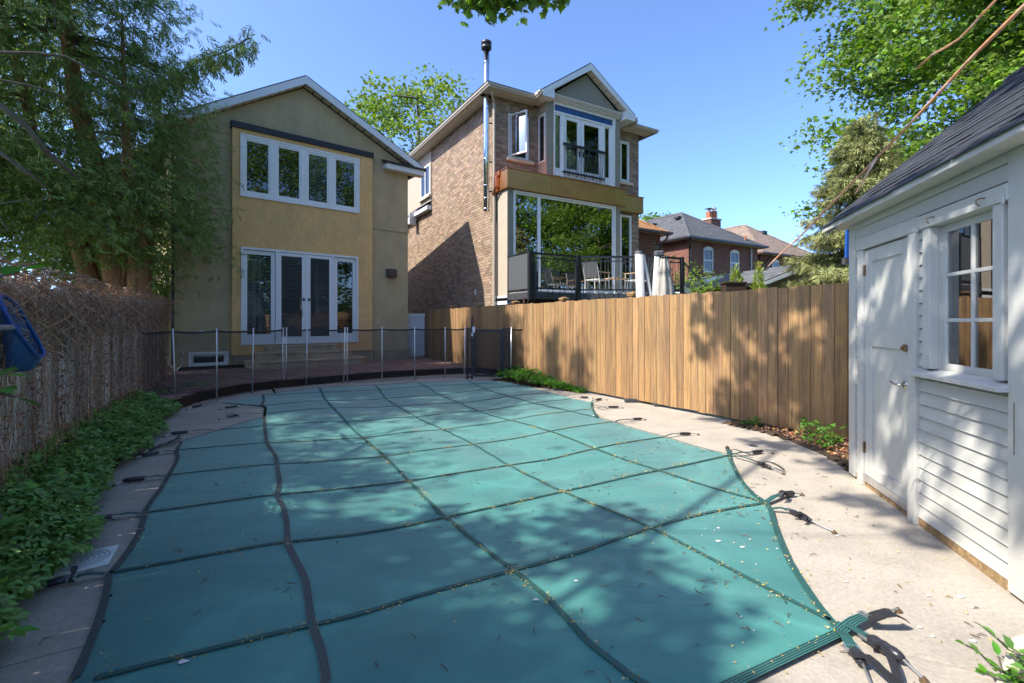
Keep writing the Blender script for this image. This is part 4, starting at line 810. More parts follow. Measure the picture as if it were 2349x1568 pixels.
# ------------------------------------------------------------------ furniture on the deck
def loc_b(lx, ly, z): return (BO[0] + lx*math.cos(TH) - ly*math.sin(TH), BO[1] + lx*math.sin(TH) + ly*math.cos(TH), z)
def chair(x, y, rz, label, back_mat):
    t = thing('armchair', label, 'chair', loc_b(x, y, FZ), rz, 'outdoor armchairs on the deck')
    for sx in (-.28, .28):
        part('leg', MB().tube([(sx,.26,0),(sx,.26,.45),(sx,.24,.65)], .016), MT['pale_metal'], t); part('leg', MB().tube([(sx,-.26,0),(sx,-.24,.42),(sx,-.30,.65),(sx,-.40,.98)], .016), MT['pale_metal'], t)
        part('armrest', MB().box(sx-.03, sx+.03, -.30, .29, .655, .68), MT['teak'], t, bevel=.006)
    part('seat', MB().box(-.27,.27,-.25,.27,.42,.46), MT['pale_metal'], t, bevel=.01); part('backrest', MB().extr([(-.26,-.26,.5),(.26,-.26,.5),(.26,-.39,.98),(-.26,-.39,.98)], (0,-.02,0)), MT[back_mat], t)
chair(2.75, -1.75, TH - 1.35, 'metal armchair with teak arms seen side on behind the railing', 'grey_panel')
chair(4.05, -2.2, TH + .1, 'metal armchair with grey panel back turned towards the railing', 'grey_panel')
t = thing('side_table', 'low teak table on pale legs beside the armchairs on the deck', 'table', loc_b(3.35, -2.0, FZ), TH)
for i in range(5): part('slat', MB().box(-.32, .32, -.25 + i*.1, -.16 + i*.1, .47, .5), MT['teak'], t, bevel=.004)
for sx in (-.28, .28):
    for sy in (-.2, .2): part('leg', MB().tube([(sx,sy,0),(sx,sy,.47)], .015), MT['pale_metal'], t)
# ------------------------------------------------------------------ folded cantilever parasol standing behind the fence
ux, uy = R(1493, 700, 8.4)[:2]; t = thing('parasol', 'folded cantilever parasol with grey cover and two pale posts behind the fence', 'parasol', (ux, uy, 0))
def lp(u, v): p = R(u, v, 8.4); return (p[0]-ux, 0, p[2])
m0, m1 = lp(1466,583), lp(1469,677); k_ = (m1[2]-m0[2]); mb0 = (m0[0] + (m1[0]-m0[0])*(m0[2]-.0)/(m0[2]-m1[2]), 0, .06)
part('mast', MB().tube([mb0, m0], [.085,.072], 16), MT['pale_metal'], t, smooth=True); part('mast_cap', MB().tube([m0, (m0[0],0,m0[2]+.05)], [.078,.07], 16), MT['grey_panel'], t)
part('strut', MB().tube([lp(1476,585), lp(1493,677), lp(1504,735)], .026, 10), MT['pale_metal'], t)
part('arm', MB().tube([lp(1508,588), lp(1502,677), lp(1498,740)], .05, 14), MT['pale_metal'], t, smooth=True)
h = lp(1512,583); part('head_joint', MB().box(h[0]-.085, h[0]+.075, -.06, .06, h[2]-.055, h[2]+.055), MT['grey_panel'], t, bevel=.03)
prof = []; c0 = lp(1521,590); c1 = lp(1522,676); v_ = []; nn_ = 28
rows = [(1521,592,7),(1521,596,10),(1521.5,612,13),(1521.5,625,16),(1521.5,627,14),(1521.5,640,17),(1522,660,21),(1522,690,26),(1522,735,30)]
for u, v, r_ in rows:
    c = lp(u, v); rr = r_ / FPX * 8.4
    for k in range(nn_):
        an = 2*math.pi*k/nn_; q = rr * (1 + .22*math.cos(8*an + v*.02)); v_.append((c[0] + q*math.cos(an), q*math.sin(an)*.8, c[2]))
b = MB().add(v_, [(i*nn_+k, i*nn_+(k+1)%nn_, (i+1)*nn_+(k+1)%nn_, (i+1)*nn_+k) for i in range(len(rows)-1) for k in range(nn_)]); part('canopy', b, MT['canvas'], t, smooth=True)
part('canopy_cap', MB().lathe([(.06,0),(.075,.02),(.05,.04),(.01,.05)], (c0[0],0,c0[2]-.03), 16), MT['charcoal'], t)
part('base', MB().box(-.45,.45,-.06,.06,-.12,.06).box(-.06,.06,-.45,.45,-.11,.05), MT['charcoal'], t)
# ------------------------------------------------------------------ mesh pool fence and gate
pf = thing('pool_fence', 'low black mesh pool fence on slim metal poles in front of the patio', 'fence')
PT = [(-6.25,7.86,.0),(-5.72,8.23,-.05),(-5.26,8.62,.0),(-5.03,9.37,.02),(-4.91,10.32,.03),(-4.86,10.40,.015),(-4.49,10.56,.02),(-3.77,10.83,.03),(-3.71,10.90,.0),(-3.0,11.17,.0),(-2.32,11.54,.0),(-1.66,12.02,.0),(-1.17,11.85,.02)]
def pole(p):
    x, y, ln = p; part('pole', MB().tube([(x, y, -.02), (x + ln*.5, y, .6), (x + ln, y, 1.28)], .0135, 8), MT['alu'], pf, smooth=True)
def mesh(p, q):
    a, b = Vector((p[0], p[1], 0)), Vector((q[0], q[1], 0))
    if (b - a).length < .15: return
    pts = []; top = []
    for i in range(9):
        t = i / 8; c = a.lerp(b, t); l_ = p[2] * (1 - t) + q[2] * t; sag = .022 * 4 * t * (1 - t)
        pts.append((c.x, c.y, .025)); top.append((c.x + l_, c.y, 1.21 - sag))
    m = part('mesh', MB().add(pts + top, [(i, i+1, i+10, i+9) for i in range(8)]), MT['mesh_black'], pf)
    part('top_band', MB().ribbon(top, .006, .035, up=(0,0,1)) , MT['webbing_black'], m)
for p in PT: pole(p)
for p, q in zip(PT[:-1], PT[1:]): mesh(p, q)
P2 = [(-.03,11.45,.015),(.28,11.62,.03)]
for p in P2: pole(p)
mesh(P2[0], P2[1]); part('hook', MB().tube([(.3,11.62,1.19),(.36,11.66,1.2),(.40,11.62,1.2)], .006, 6), MT['alu'], pf)
gt = thing('pool_gate', 'black framed mesh pool gate with tall latch post', 'gate', (-1.10, 11.87, 0), math.atan2(-.10, 1.04))
def sq(x, z0_, z1_, w=.032): return MB().box(x - w/2, x + w/2, -w/2, w/2, z0_, z1_)
for x, z1_ in ((.0,1.26),(.125,1.47),(.90,1.26),(1.04,1.26)): part('post', sq(x, 0, z1_, .046), MT['black_metal'], gt, bevel=.003)
part('post_finial', MB().lathe([(.02,1.47),(.024,1.49),(.008,1.55),(.002,1.57)], (.125,0,0), 10), MT['black_metal'], gt)
part('side_frame', MB().box(.018,.107,-.015,.015,1.22,1.255).box(.918,1.022,-.015,.015,1.22,1.255).box(.018,.107,-.015,.015,.03,.06).box(.918,1.022,-.015,.015,.03,.06), MT['black_metal'], gt)
fr_ = part('gate_leaf', MB().frame(.16,.872,.06,1.22,.058,-.02,.02), MT['black_metal'], gt, bevel=.003); part('mesh', MB().box(.205,.83,-.002,.002,.1,1.18), MT['mesh_black'], fr_)
part('mesh', MB().box(.018,.107,-.001,.001,.06,1.22), MT['mesh_black'], gt); part('mesh', MB().box(.918,1.022,-.001,.001,.06,1.22), MT['mesh_black'], gt)
part('latch', MB().box(.14,.20,-.05,-.018,1.14,1.28).box(.11,.15,-.045,-.018,1.05,1.13), MT['white_trim'], gt, bevel=.006)
part('hinge', MB().tube([(.885,-.01,.84),(.885,-.01,.98)], .014, 8), MT['black_metal'], gt); part('hinge', MB().tube([(.885,-.01,.2),(.885,-.01,.34)], .014, 8), MT['black_metal'], gt)
t = thing('timber_offcut', 'dark timber offcut leaning on the vine fence near the patio corner', 'timber', (-7.1, 9.0, .16), .9); part('plank', MB().obox((0,0,.02), (-.62,.35,.75), .04, .14), MT['dark_timber'], t)
# ------------------------------------------------------------------ white garden shed
S = thing('garden_shed', 'white clapboard garden shed with black shingle roof, panel door and window', 'shed', (3.08, 4.364, 0), math.radians(-105.5))
def clap(x0_, x1_, z0_, z1_, big=False):
    part('clapboard', MB().extr([(x0_,.02,z0_),(x0_,-.016,z0_),(x0_,-.013,z0_+.004),(x0_,-.002,z1_-.006),(x0_,.02,z1_-.006)], (x1_-x0_,0,0)), MT['shed_paint'], S)
st_ = .0855; z = .062; i = 0
while z < 2.08:
    z1_ = z + st_
    clap(.10, .168, z, z1_)
    if z1_ < 1.02: clap(1.112, 1.985, z, z1_)
    elif z < 2.05: clap(1.112, 1.20, z, z1_); clap(1.955, 1.985, z, z1_)
    z = z1_; i += 1
bk = MB().wall(0, 2.08, 0, 2.3, [(1.27,1.92,1.07,2.0)], .021, .05)
for x, sg in ((0.0, 1), (2.08, -1)): bk.poly([(x,.021,0),(x,.021,2.3),(x,1.25,3.35),(x,2.5,2.3),(x,2.5,0)][::sg])
bk.poly([(0,2.5,0),(0,2.5,2.3),(2.08,2.5,2.3),(2.08,2.5,0)]); part('wall', bk, MT['shed_paint'], S)
for k in range(24): part('side_clapboard', MB().extr([(.0,.03,.06+k*.0925),(-.014,.03,.06+k*.0925),(-.002,.03,.06+(k+1)*.0925-.005),(.0,.03,.06+(k+1)*.0925-.005)], (0,2.45,0)), MT['shed_paint'], S)
part('corner_board', MB().box(-.022,.102,-.03,.02,.02,2.25).box(-.022,-.0005,.0201,.09,.02,2.25), MT['shed_trim'], S, bevel=.004); part('corner_board', MB().box(1.985,2.105,-.032,.02,.02,2.25).box(2.08,2.105,.0201,.1,.02,2.25), MT['shed_trim'], S, bevel=.004)
part('frieze_board', MB().box(.1025,1.9845,-.020,.02,2.105,2.195), MT['shed_trim'], S, bevel=.004); part('frieze_board', MB().box(.1025,1.9845,-.032,.02,2.1975,2.25), MT['shed_trim'], S, bevel=.004)
part('sill_plate', MB().box(.0,2.09,-.012,.02,-.01,.058), MT['rotten_wood'], S)
# door
part('door_casing', MB().box(.17,.262,-.034,.02,.0,2.0), MT['shed_trim'], S, bevel=.004); part('door_casing', MB().box(1.005,1.11,-.034,.02,.0,2.0), MT['shed_trim'], S, bevel=.004); part('door_casing', MB().box(.14,1.13,-.036,.02,2.002,2.10), MT['shed_trim'], S, bevel=.004)
dm = MB(); Y0, Y1 = -.012, .018
for x0_, x1_, z0_, z1_ in ((.268,.395,.06,1.99),(.885,1.0,.06,1.99),(.395,.885,1.885,1.99),(.395,.885,1.185,1.315),(.395,.885,.06,.195)): dm.box(x0_, x1_, Y0, Y1, z0_, z1_)
door = part('door', dm, MT['shed_trim'], S, bevel=.003); 
for z0_, z1_ in ((.195,1.185),(1.315,1.885)): part('panel', MB().box(.395,.885,.002,.0179,z0_,z1_), MT['shed_trim'], door)
part('door_sweep', MB().box(.275,.995,-.026,-.0125,.045,.11), MT['alu'], door, bevel=.004)
ro = part('lever_handle', MB().tube([(.945,-.0125,.935),(.945,-.022,.935)], .03, 20).tube([(.945,-.022,.935),(.945,-.058,.935),(.90,-.062,.934),(.82,-.058,.945)], [.011,.010,.009,.006], 10), MT['nickel'], door, smooth=True)
part('hasp', MB().box(.955,1.02,-.052,-.036,1.185,1.215).box(.93,.99,-.03,-.0125,1.175,1.225).tube([(.985,-.05,1.19),(.985,-.065,1.2),(.985,-.05,1.21)], .005, 6), MT['brass_old'], door, bevel=.003)
for z_ in (.28,1.78): part('hinge', MB().tube([(.264,-.02,z_),(.264,-.02,z_+.09)], .007, 8).box(.262,.29,-.0155,-.0125,z_,z_+.09), MT['brass_old'], door)
# window
part('window_casing', MB().box(1.20,1.285,-.034,.02,1.08,2.0), MT['shed_trim'], S, bevel=.004); part('window_casing', MB().box(1.875,1.953,-.034,.02,1.08,2.0), MT['shed_trim'], S, bevel=.004)
part('window_head', MB().box(1.15,2.0,-.045,.02,2.002,2.09), MT['shed_trim'], S, bevel=.005)
for x in (1.17,1.98): part('head_bracket', MB().box(x-.012,x+.012,-.052,-.045,1.985,2.03), MT['shed_trim'], S, bevel=.004)
part('window_sill', MB().extr([(1.105,.03,1.03),(1.105,-.085,1.025),(1.105,-.085,1.05),(1.105,.03,1.078)], (.90,0,0)), MT['shed_trim'], S, bevel=.004)
sw = part('window_sash', MB().frame(1.285,1.875,1.075,2.0,.045,.035,.07).box(1.568,1.594,.035,.06,1.12,1.955).box(1.33,1.568,.036,.059,1.385,1.407).box(1.594,1.83,.036,.059,1.385,1.407).box(1.33,1.568,.036,.059,1.672,1.694).box(1.594,1.83,.036,.059,1.672,1.694), MT['shed_trim'], S, bevel=.003)
part('sash_reveal', MB().box(1.27,1.2849,.0201,.09,1.06,2.0), MT['shed_trim'], S); part('sash_reveal', MB().box(1.8751,1.92,.0201,.09,1.06,2.0), MT['shed_trim'], S)
for k in range(3):
    for x0_, x1_ in ((1.33,1.568),(1.594,1.83)): z0_ = (1.12,1.407,1.694)[k]; z1_ = (1.385,1.672,1.955)[k]; part('pane', MB().box(x0_-.004,x1_+.004,.046,.05,z0_-.004,z1_+.004), MT['glass_shed'], sw)
room(S, 1.0, 2.05, .6, 2.2, .1, 2.0)
part('shelf', MB().box(1.2,1.9,.6,.9,1.72,1.75).box(1.3,1.5,.65,.85,1.75,1.95).box(1.6,1.75,.6,.8,1.5,1.72), MT['teak'], S)
for x in (1.36, 1.84): part('cup_hook', MB().tube([(x,-.045,2.05),(x,-.07,2.05),(x,-.085,2.04),(x,-.085,2.02),(x,-.07,2.01)], .004, 6), MT['brass_old'], S)
# roof
E0 = Vector((0,-.17,2.262)); SLP = Vector((0,1,.85)).normalized(); NRM = Vector((0,-.85,1)).normalized()
part('soffit', MB().box(-.19,2.35,-.165,.02,2.251,2.262), MT['shed_trim'], S); part('fascia', MB().box(-.2,2.36,-.185,-.1655,2.235,2.285), MT['shed_trim'], S, bevel=.004)
part('rake_board', MB().extr([(-.2,-.16,2.2),(-.2,-.16,2.28),(-.2,1.25,3.47),(-.2,1.25,3.37)], (.02,0,0)), MT['shed_trim'], S); part('gable_soffit', MB().extr([(-.18,-.15,2.225),(0,-.15,2.225),(0,1.25,3.42),(-.18,1.25,3.42)], (0,0,.01)), MT['shed_trim'], S)
q = [E0 + Vector((-.21,0,.0)), E0 + Vector((2.37,0,.0)), Vector((2.37,1.27,3.486)), Vector((-.21,1.27,3.486))]; part('roof_deck', MB().extr(q, NRM*.012).extr([Vector((-.21,1.27,3.486)), Vector((2.37,1.27,3.486)), Vector((2.37,2.7,2.27)), Vector((-.21,2.7,2.27))], Vector((0,.85,1)).normalized()*.02), MT['shingle_black'], S)
shm = {}
for k in range(4):
    w = .135 + .012*k; shm[k] = (w, mesh_of('shingle', MB().extr([(0,0,.006),(w*2-.008,0,.006),(w*2-.008,.17,.0),(0,.17,.0)], (0,0,.007)), MT['shingle_black']))
rl = math.sqrt(1.44**2 + 1.224**2); r_ = 0; ang_ = math.atan2(.85, 1)
while r_ * .125 < rl - .05:
    x = -.235 - random.random()*.12
    while x < 2.36:
        k = random.randrange(4); w, me = shm[k]; p_ = E0 + SLP*(r_*.125 - .015 + random.uniform(-.004,.004)) + NRM*(.016 + random.uniform(0,.004)) + Vector((max(x,-.235),0,0))
        link('shingle', me, S, loc=p_, rot=(ang_ + random.uniform(-.02,.02), random.uniform(-.008,.008), random.uniform(-.012,.012))); x += w*2
    r_ += 1
part('ridge_cap', MB().tube([(-.24,1.27,3.5),(2.38,1.27,3.5)], .045, 8), MT['shingle_black'], S)
part('bare_timber', MB().box(2.03,2.034,-.0345,-.033,.72,.98), MT['rotten_wood'], S)
bf = [R(1941,527,5.5), R(1947,530,5.5), R(1945,600,5.5), R(1939,604,5.5)]
t = thing('blue_bracket', 'blue metal bracket frame hanging at the far corner of the shed', 'bracket', R(1945,600,5.5))
o_ = Vector(t.location)
def rel(u, v, Y=5.5): return Vector(R(u, v, Y)) - o_
part('upright', MB().obox(rel(1945,527), rel(1943,603), .03, .04), MT['blue_plastic'], t); part('foot_bar', MB().obox(rel(1941,603), rel(1975,604), .03, .04), MT['blue_plastic'], t); part('top_bar', MB().obox(rel(1942,528), rel(1975,524), .03, .03), MT['blue_plastic'], t); part('plate', MB().obox(rel(1950,585), rel(1972,585), .02, .09), MT['blue_plastic'], t); part('badge', MB().obox(rel(1953,584,5.48), rel(1966,584,5.48), .004, .05), MT['white_plastic'], t); part('shoe', MB().obox(rel(1938,592), rel(1938,607), .03, .06, up=(0,1,0)), MT['charcoal'], t)
# ------------------------------------------------------------------ blue leaf skimmer hanging on the vine fence
def VF(u, v, c=-1.08):
    r = (u - CXP) / FPX; Y = c / (NN.x*r + NN.y); return Vector(R(u, v, Y))
sk = thing('leaf_skimmer', 'blue leaf skimmer net on a pale pole hung along the vine fence', 'skimmer net')
lo = [(3,697),(-2,688),(1,682),(9,680),(25,690),(41,706),(60,736),(80,770),(96,799),(101,811),(94,819),(86,818),(62,790),(40,763),(25,741),(12,718)]
loop = resample([VF(u, v, -1.05 - .045*math.sin(i/len(lo)*math.pi*2)) for i, (u, v) in enumerate(lo)], .03)
part('frame', MB().tube(loop + [loop[0]], .0115, 8), MT['blue_plastic'], sk, smooth=True)
cen = sum(loop, Vector())/len(loop); top = [p for p in loop]; N_ = len(top)
bot = [VF(38 + 30*math.cos(2*math.pi*i/N_ + 3.6), 836 + 18*math.sin(2*math.pi*i/N_ + 3.6), -1.13) for i in range(N_)]
b = MB(); rows_ = 6
for r__ in range(rows_+1):
    t_ = r__/rows_
    for i in range(N_): p_ = top[i].lerp(bot[i], t_); p_ = p_ + Vector((0,0,-.03*math.sin(t_*math.pi))) + (p_-cen)*.10*math.sin(i*2.1)*t_*(1-t_); b.v.append(tuple(p_))
b.f = [(r__*N_+i, r__*N_+(i+1)%N_, (r__+1)*N_+(i+1)%N_, (r__+1)*N_+i) for r__ in range(rows_) for i in range(N_)] + [tuple(rows_*N_+i for i in range(N_))]
part('net_bag', b, MT['net_blue'], sk, smooth=True)
part('yoke', MB().tube([VF(26,742,-1.04), VF(33,751,-1.02), VF(40,764,-1.04)], [.012,.022,.012], 8), MT['blue_plastic'], sk, smooth=True)
pa = VF(30,751.5,-1.02); part('pole', MB().tube([pa, pa + Vector((-DD.x,-DD.y,0))*4.2], .016, 12), MT['alu'], sk, smooth=True)
for s_ in (1.0, 3.2): p_ = pa + Vector((-DD.x,-DD.y,0))*s_; part('hook', MB().tube([p_ + Vector((-NN.x,-NN.y,0))*.22, p_ + Vector((0,0,-.02)), p_ + Vector((NN.x,NN.y,0))*.03], .005, 6), MT['charcoal'], sk)
# ------------------------------------------------------------------ houses beyond
def brickmat(name, c1, c2, mo, sc=1.0):
    m = M(name, c1, rough=.9, spec=.2, var=.15, scale=12); nt = m.node_tree; L = nt.links.new; bs = nt.nodes['Principled BSDF']
    tc = _n(nt, 'ShaderNodeTexCoord'); sx = _n(nt, 'ShaderNodeSeparateXYZ'); L(tc.outputs['Object'], sx.inputs[0]); ad = _n(nt, 'ShaderNodeMath', _operation='ADD'); L(sx.outputs[0], ad.inputs[0]); L(sx.outputs[1], ad.inputs[1])
    cb_ = _n(nt, 'ShaderNodeCombineXYZ'); L(ad.outputs[0], cb_.inputs[0]); L(sx.outputs[2], cb_.inputs[1]); br = _n(nt, 'ShaderNodeTexBrick'); L(cb_.outputs[0], br.inputs['Vector'])
    br.inputs['Color1'].default_value = (*c1,1); br.inputs['Color2'].default_value = (*c2,1); br.inputs['Mortar'].default_value = (*mo,1); br.inputs['Scale'].default_value = sc; br.inputs['Mortar Size'].default_value = .007; br.inputs['Brick Width'].default_value = .215; br.inputs['Row Height'].default_value = .076; br.inputs['Bias'].default_value = -.1
    L(br.outputs['Color'], bs.inputs['Base Color']); bp = _n(nt, 'ShaderNodeBump'); bp.invert = True; bp.inputs['Strength'].default_value = .6; bp.inputs['Distance'].default_value = .01; L(br.outputs['Fac'], bp.inputs['Height']); L(bp.outputs[0], bs.inputs['Normal']); return m
MT['brick_far'] = brickmat('brick_far', (.21,.07,.045), (.115,.048,.036), (.30,.25,.21)); MT['brick_far2'] = brickmat('brick_far2', (.20,.075,.05), (.15,.06,.045), (.20,.15,.12))
def roofmat(src):
    m = MT[src].copy(); nt = m.node_tree; L = nt.links.new; bs = nt.nodes['Principled BSDF']; old = bs.inputs['Base Color'].links[0].from_socket
    tc = _n(nt, 'ShaderNodeTexCoord'); sx = _n(nt, 'ShaderNodeSeparateXYZ'); L(tc.outputs['Object'], sx.inputs[0]); ad = _n(nt, 'ShaderNodeMath', _operation='ADD'); L(sx.outputs[0], ad.inputs[0]); L(sx.outputs[1], ad.inputs[1]); cb_ = _n(nt, 'ShaderNodeCombineXYZ'); L(ad.outputs[0], cb_.inputs[0]); L(sx.outputs[2], cb_.inputs[1])
    br = _n(nt, 'ShaderNodeTexBrick'); L(cb_.outputs[0], br.inputs['Vector']); br.inputs['Scale'].default_value = 1; br.inputs['Brick Width'].default_value = .3; br.inputs['Row Height'].default_value = .075; br.inputs['Mortar Size'].default_value = .006; br.inputs['Color1'].default_value = (1.15,)*3+(1,); br.inputs['Color2'].default_value = (.75,)*3+(1,); br.inputs['Mortar'].default_value = (.45,)*3+(1,)
    mx = _n(nt, 'ShaderNodeMix', _data_type='RGBA', _blend_type='MULTIPLY'); mx.inputs['Factor'].default_value = 1; L(old, mx.inputs['A']); L(br.outputs['Color'], mx.inputs['B']); L(mx.outputs['Result'], bs.inputs['Base Color']); return m
for r__ in ('roof_grey','roof_brown','roof_orange'): MT[r__+'_s'] = roofmat(r__)
def hip_house(name, label, x0_, x1_, y0_, y1_, ez, rz, wallm, roofm, gut, wins=(), ov=.35):
    h = thing(name, label, 'house', loc_b(x0_, y0_, 0), TH); w, d = x1_-x0_, y1_-y0_
    part('wall', MB().wall(0, w, -.1, ez, [q[:4] for q in wins], 0, .12).poly([(0,0,-.1),(0,0,ez),(0,d,ez),(0,d,-.1)]).poly([(w,d,-.1),(w,d,ez),(w,0,ez),(w,0,-.1)]).poly([(w,d,-.1),(0,d,-.1),(0,d,ez),(w,d,ez)]), MT[wallm], h)
    hw = w/2 + ov; z0_ = ez + .04; e = [(-ov,-ov,z0_),(w+ov,-ov,z0_),(w+ov,d+ov,z0_),(-ov,d+ov,z0_),(w/2,hw-ov,rz),(w/2,d-hw+ov,rz)]
    rf = part('roof', MB().add(e, [(0,1,4),(1,2,5,4),(2,3,5),(3,0,4,5)]), MT[roofm], h)
    cap = MB()
    for a, b_ in ((0,4),(1,4),(4,5)): cap.tube([Vector(e[a]), Vector(e[b_])], .07, 6)
    part('hip_cap', cap, MT[roofm], rf); part('soffit', MB().box(-ov+.02,w+ov-.02,-ov+.02,d+ov-.02,ez,ez+.02), MT['soffit'], h)
    part('gutter', MB().box(-ov-.1,w+ov+.1,-ov-.1,-ov+.02,ez-.02,ez+.11).box(-ov-.1,-ov+.02,-ov+.021,d+ov,ez-.02,ez+.11).box(w+ov-.02,w+ov+.1,-ov+.021,d+ov,ez-.02,ez+.11), MT[gut], h, bevel=.02)
    for (a, b_, c, d_, m_) in wins:
        o = part('window', MB().frame(a, b_, c, d_, .08, .02, .1).box(a+.08, b_-.08, .02, .1, (c+d_)/2-.04, (c+d_)/2+.04), MT['white_trim'], h); part('pane', MB().box(a+.06, b_-.06, .06, .07, c+.06, d_-.06), MT['glass'], o)
        part('sill', MB().box(a-.05, b_+.05, -.05, .02, c-.08, c), MT['sill_stone'], o); n_ = 12
        ar = MB(); ar.extr([(a + (b_-a)*i/n_, -.01, d_ + .12*math.sin(math.pi*i/n_)) for i in range(n_+1)], (0,.1,0)); part('arched_head', ar, MT['white_trim'], o)
        br_ = MB(); [br_.obox((a + (b_-a)*(i+.5)/n_*1.0, -.012, d_+.13*math.sin(math.pi*(i+.5)/n_)), (a + (b_-a)*(i+.5)/n_ + (i+.5-n_/2)*.008, -.012, d_+.13*math.sin(math.pi*(i+.5)/n_)+.2), .08, .02, up=(0,1,0)) for i in range(-1,n_+1)]; part('brick_arch', br_, MT['brick_red'], o)
        room(h, a, b_, c, d_, .13, 1.5)
    return h
g_ = hip_house('brick_house', 'red brick house with dark grey hip roof and brick chimney', 14.05, 20.2, 4.0, 15, 5.88, 8.25, 'brick_far', 'roof_grey_s', 'black_metal', wins=((1.23,2.08,4.2,5.5,0),(3.56,4.42,4.2,5.5,0)))
cx_ = 4.9; ch = part('chimney', MB().box(cx_, cx_+.95, 2.3, 3.0, 6.6, 7.95), MT['brick_far'], g_); part('chimney_cap', MB().box(cx_-.05, cx_+1.0, 2.25, 3.05, 7.95, 8.03), MT['sill_stone'], ch); part('chimney_pot', MB().box(cx_+.12,cx_+.40,2.5,2.78,8.03,8.5), MT['clay_red'], ch); part('chimney_pot', MB().box(cx_+.58,cx_+.86,2.5,2.78,8.03,8.56), MT['clay_red'], ch); part('cowl', MB().lathe([(.1,8.56),(.1,8.66),(.19,8.67),(.19,8.78),(.05,8.84)], (cx_+.72,2.64,0), 14), MT['alu'], ch); part('cowl', MB().box(cx_+.05,cx_+.47,2.45,2.83,8.66,8.69).tube([(cx_+.26,2.64,8.5),(cx_+.26,2.64,8.66)], .05, 8), MT['charcoal'], ch)
part('downspout', MB().tube([(-.25,-.32,5.86),(-.2,-.25,5.65),(.1,-.06,5.45),(.1,-.06,4.9)], .045, 8).tube([(.1,-.06,4.9),(.1,-.06,.5)], .045, 8), MT['black_metal'], g_); part('downspout', MB().tube([(5.45,-.06,5.8),(5.45,-.06,.5)], .045, 8), MT['pale_metal'], g_); part('vent_pipe', MB().tube([(5.4,.3,6.1),(5.4,.3,6.6)], .06, 8), MT['clay_red'], g_)
for x, y, z_ in ((2.2,2.6,7.75),(3.7,2.9,7.85),(.6,4,6.62),(2.0,4.4,7.62),(2.6,5.6,7.95)): part('roof_vent', MB().box(x-.2,x+.2,y-.18,y+.18,z_-.05,z_+.1), MT['charcoal'], g_, bevel=.03)
br_h = hip_house('brick_house', 'red brick house with brown hip roof beyond the grey roofed house', 22.6, 29.6, 5.3, 16, 5.85, 8.7, 'brick_far2', 'roof_brown_s', 'gutter_brown', wins=((1.25,2.1,4.2,5.5,0),(3.75,4.6,4.2,5.5,0)))
part('downspout', MB().tube([(.5,-.35,5.84),(.45,-.2,5.5),(.15,-.06,5.2),(.15,-.06,.5)], .05, 8), MT['black_metal'], br_h); part('roof_vent', MB().box(4.1,4.6,2.4,2.8,8.0,8.2), MT['charcoal'], br_h)
or_ = hip_house('rendered_house', 'reddish rendered house with orange shingle roof beside the picture window house', 7.3, 11.45, 3.6, 14, 5.82, 7.5, 'stucco_red', 'roof_orange_s', 'gutter_brown'); part('downspout', MB().tube([(4.3,-.35,5.8),(4.3,-.3,5.6),(4.05,-.06,5.3),(4.05,-.06,.5)], .05, 8), MT['gutter_brown'], or_)
fh = hip_house('far_house', 'dark roofed house with brick chimney half hidden by the spruce', 31.5, 38, 9, 18, 5.9, 8.6, 'brick_far2', 'roof_grey_s', 'black_metal'); part('chimney', MB().box(1.2,2.2,3.0,3.6,6.8,8.6), MT['brick_far2'], fh); part('chimney_cap', MB().box(.9,2.5,2.8,3.8,8.75,8.8).box(1.3,1.4,3.2,3.3,8.6,8.75).box(2.0,2.1,3.2,3.3,8.6,8.75), MT['charcoal'], fh); part('vent_pipe', MB().tube([(.4,2,6.9),(.4,2,8.3)], .1, 8), MT['charcoal'], fh)
# garage with low gable
G = thing('garage', 'low garage with grey shingle gable roof and weathered board siding', 'garage', (8.76, 16.6, 0), math.radians(15.7))
hw_, rz_, ez_ = 1.79, 3.47, 2.80
part('wall', MB().box(.08, 2*hw_-.08, .25, 6.5, -.1, ez_).extr([(.08,.25,ez_),(2*hw_-.08,.25,ez_),(hw_,.25,rz_-.07)], (0,6,0)), MT['siding_wood'], G)
for k in range(21):
    z_ = .1 + k*.165; 
    xa = .08 if z_ < ez_ else .08 + (z_-ez_)/(rz_-.07-ez_)*(hw_-.08)
    if xa < hw_ - .1: part('siding_board', MB().extr([(xa,.25,z_),(xa,.225,z_),(xa,.242,z_+.16),(xa,.25,z_+.16)], (2*hw_-2*xa,0,0)), MT['siding_wood'], G)
for sg in (0, 1):
    xe = -.12 if not sg else 2*hw_+.12; ze = ez_ + .02 - .04
    rf = part('roof', MB().extr([(xe,0,ze),(xe,6.8,ze),(hw_,6.8,rz_),(hw_,0,rz_)], (0,0,.04)), MT['roof_grey_s'], G); part('rake_board', MB().extr([(xe,-.02,ze-.01),(hw_,-.02,rz_-.01),(hw_,-.02,rz_-.15),(xe,-.02,ze-.12)], (0,.02,0)), MT['fascia'], rf)
    part('gutter', MB().box(xe-.1 if not sg else xe, xe if not sg else xe+.1, .0, 6.8, ze-.12, ze), MT['black_metal'], rf)
part('downspout', MB().tube([(-.1,.1,2.66),(0,.15,2.5),(.03,.2,2.3),(.03,.2,.1)], .04, 8), MT['black_metal'], G); part('skylight', MB().extr([(.55,3.6,3.06),(1.2,3.6,3.31),(1.2,4.6,3.31),(.55,4.6,3.06)], (0,0,.05)), MT['fascia'], G)
for y_ in (1.6, 2.9): part('roof_vent', MB().box(1.35,1.65,y_,y_+.35,3.34,3.46), MT['charcoal'], G, bevel=.03)
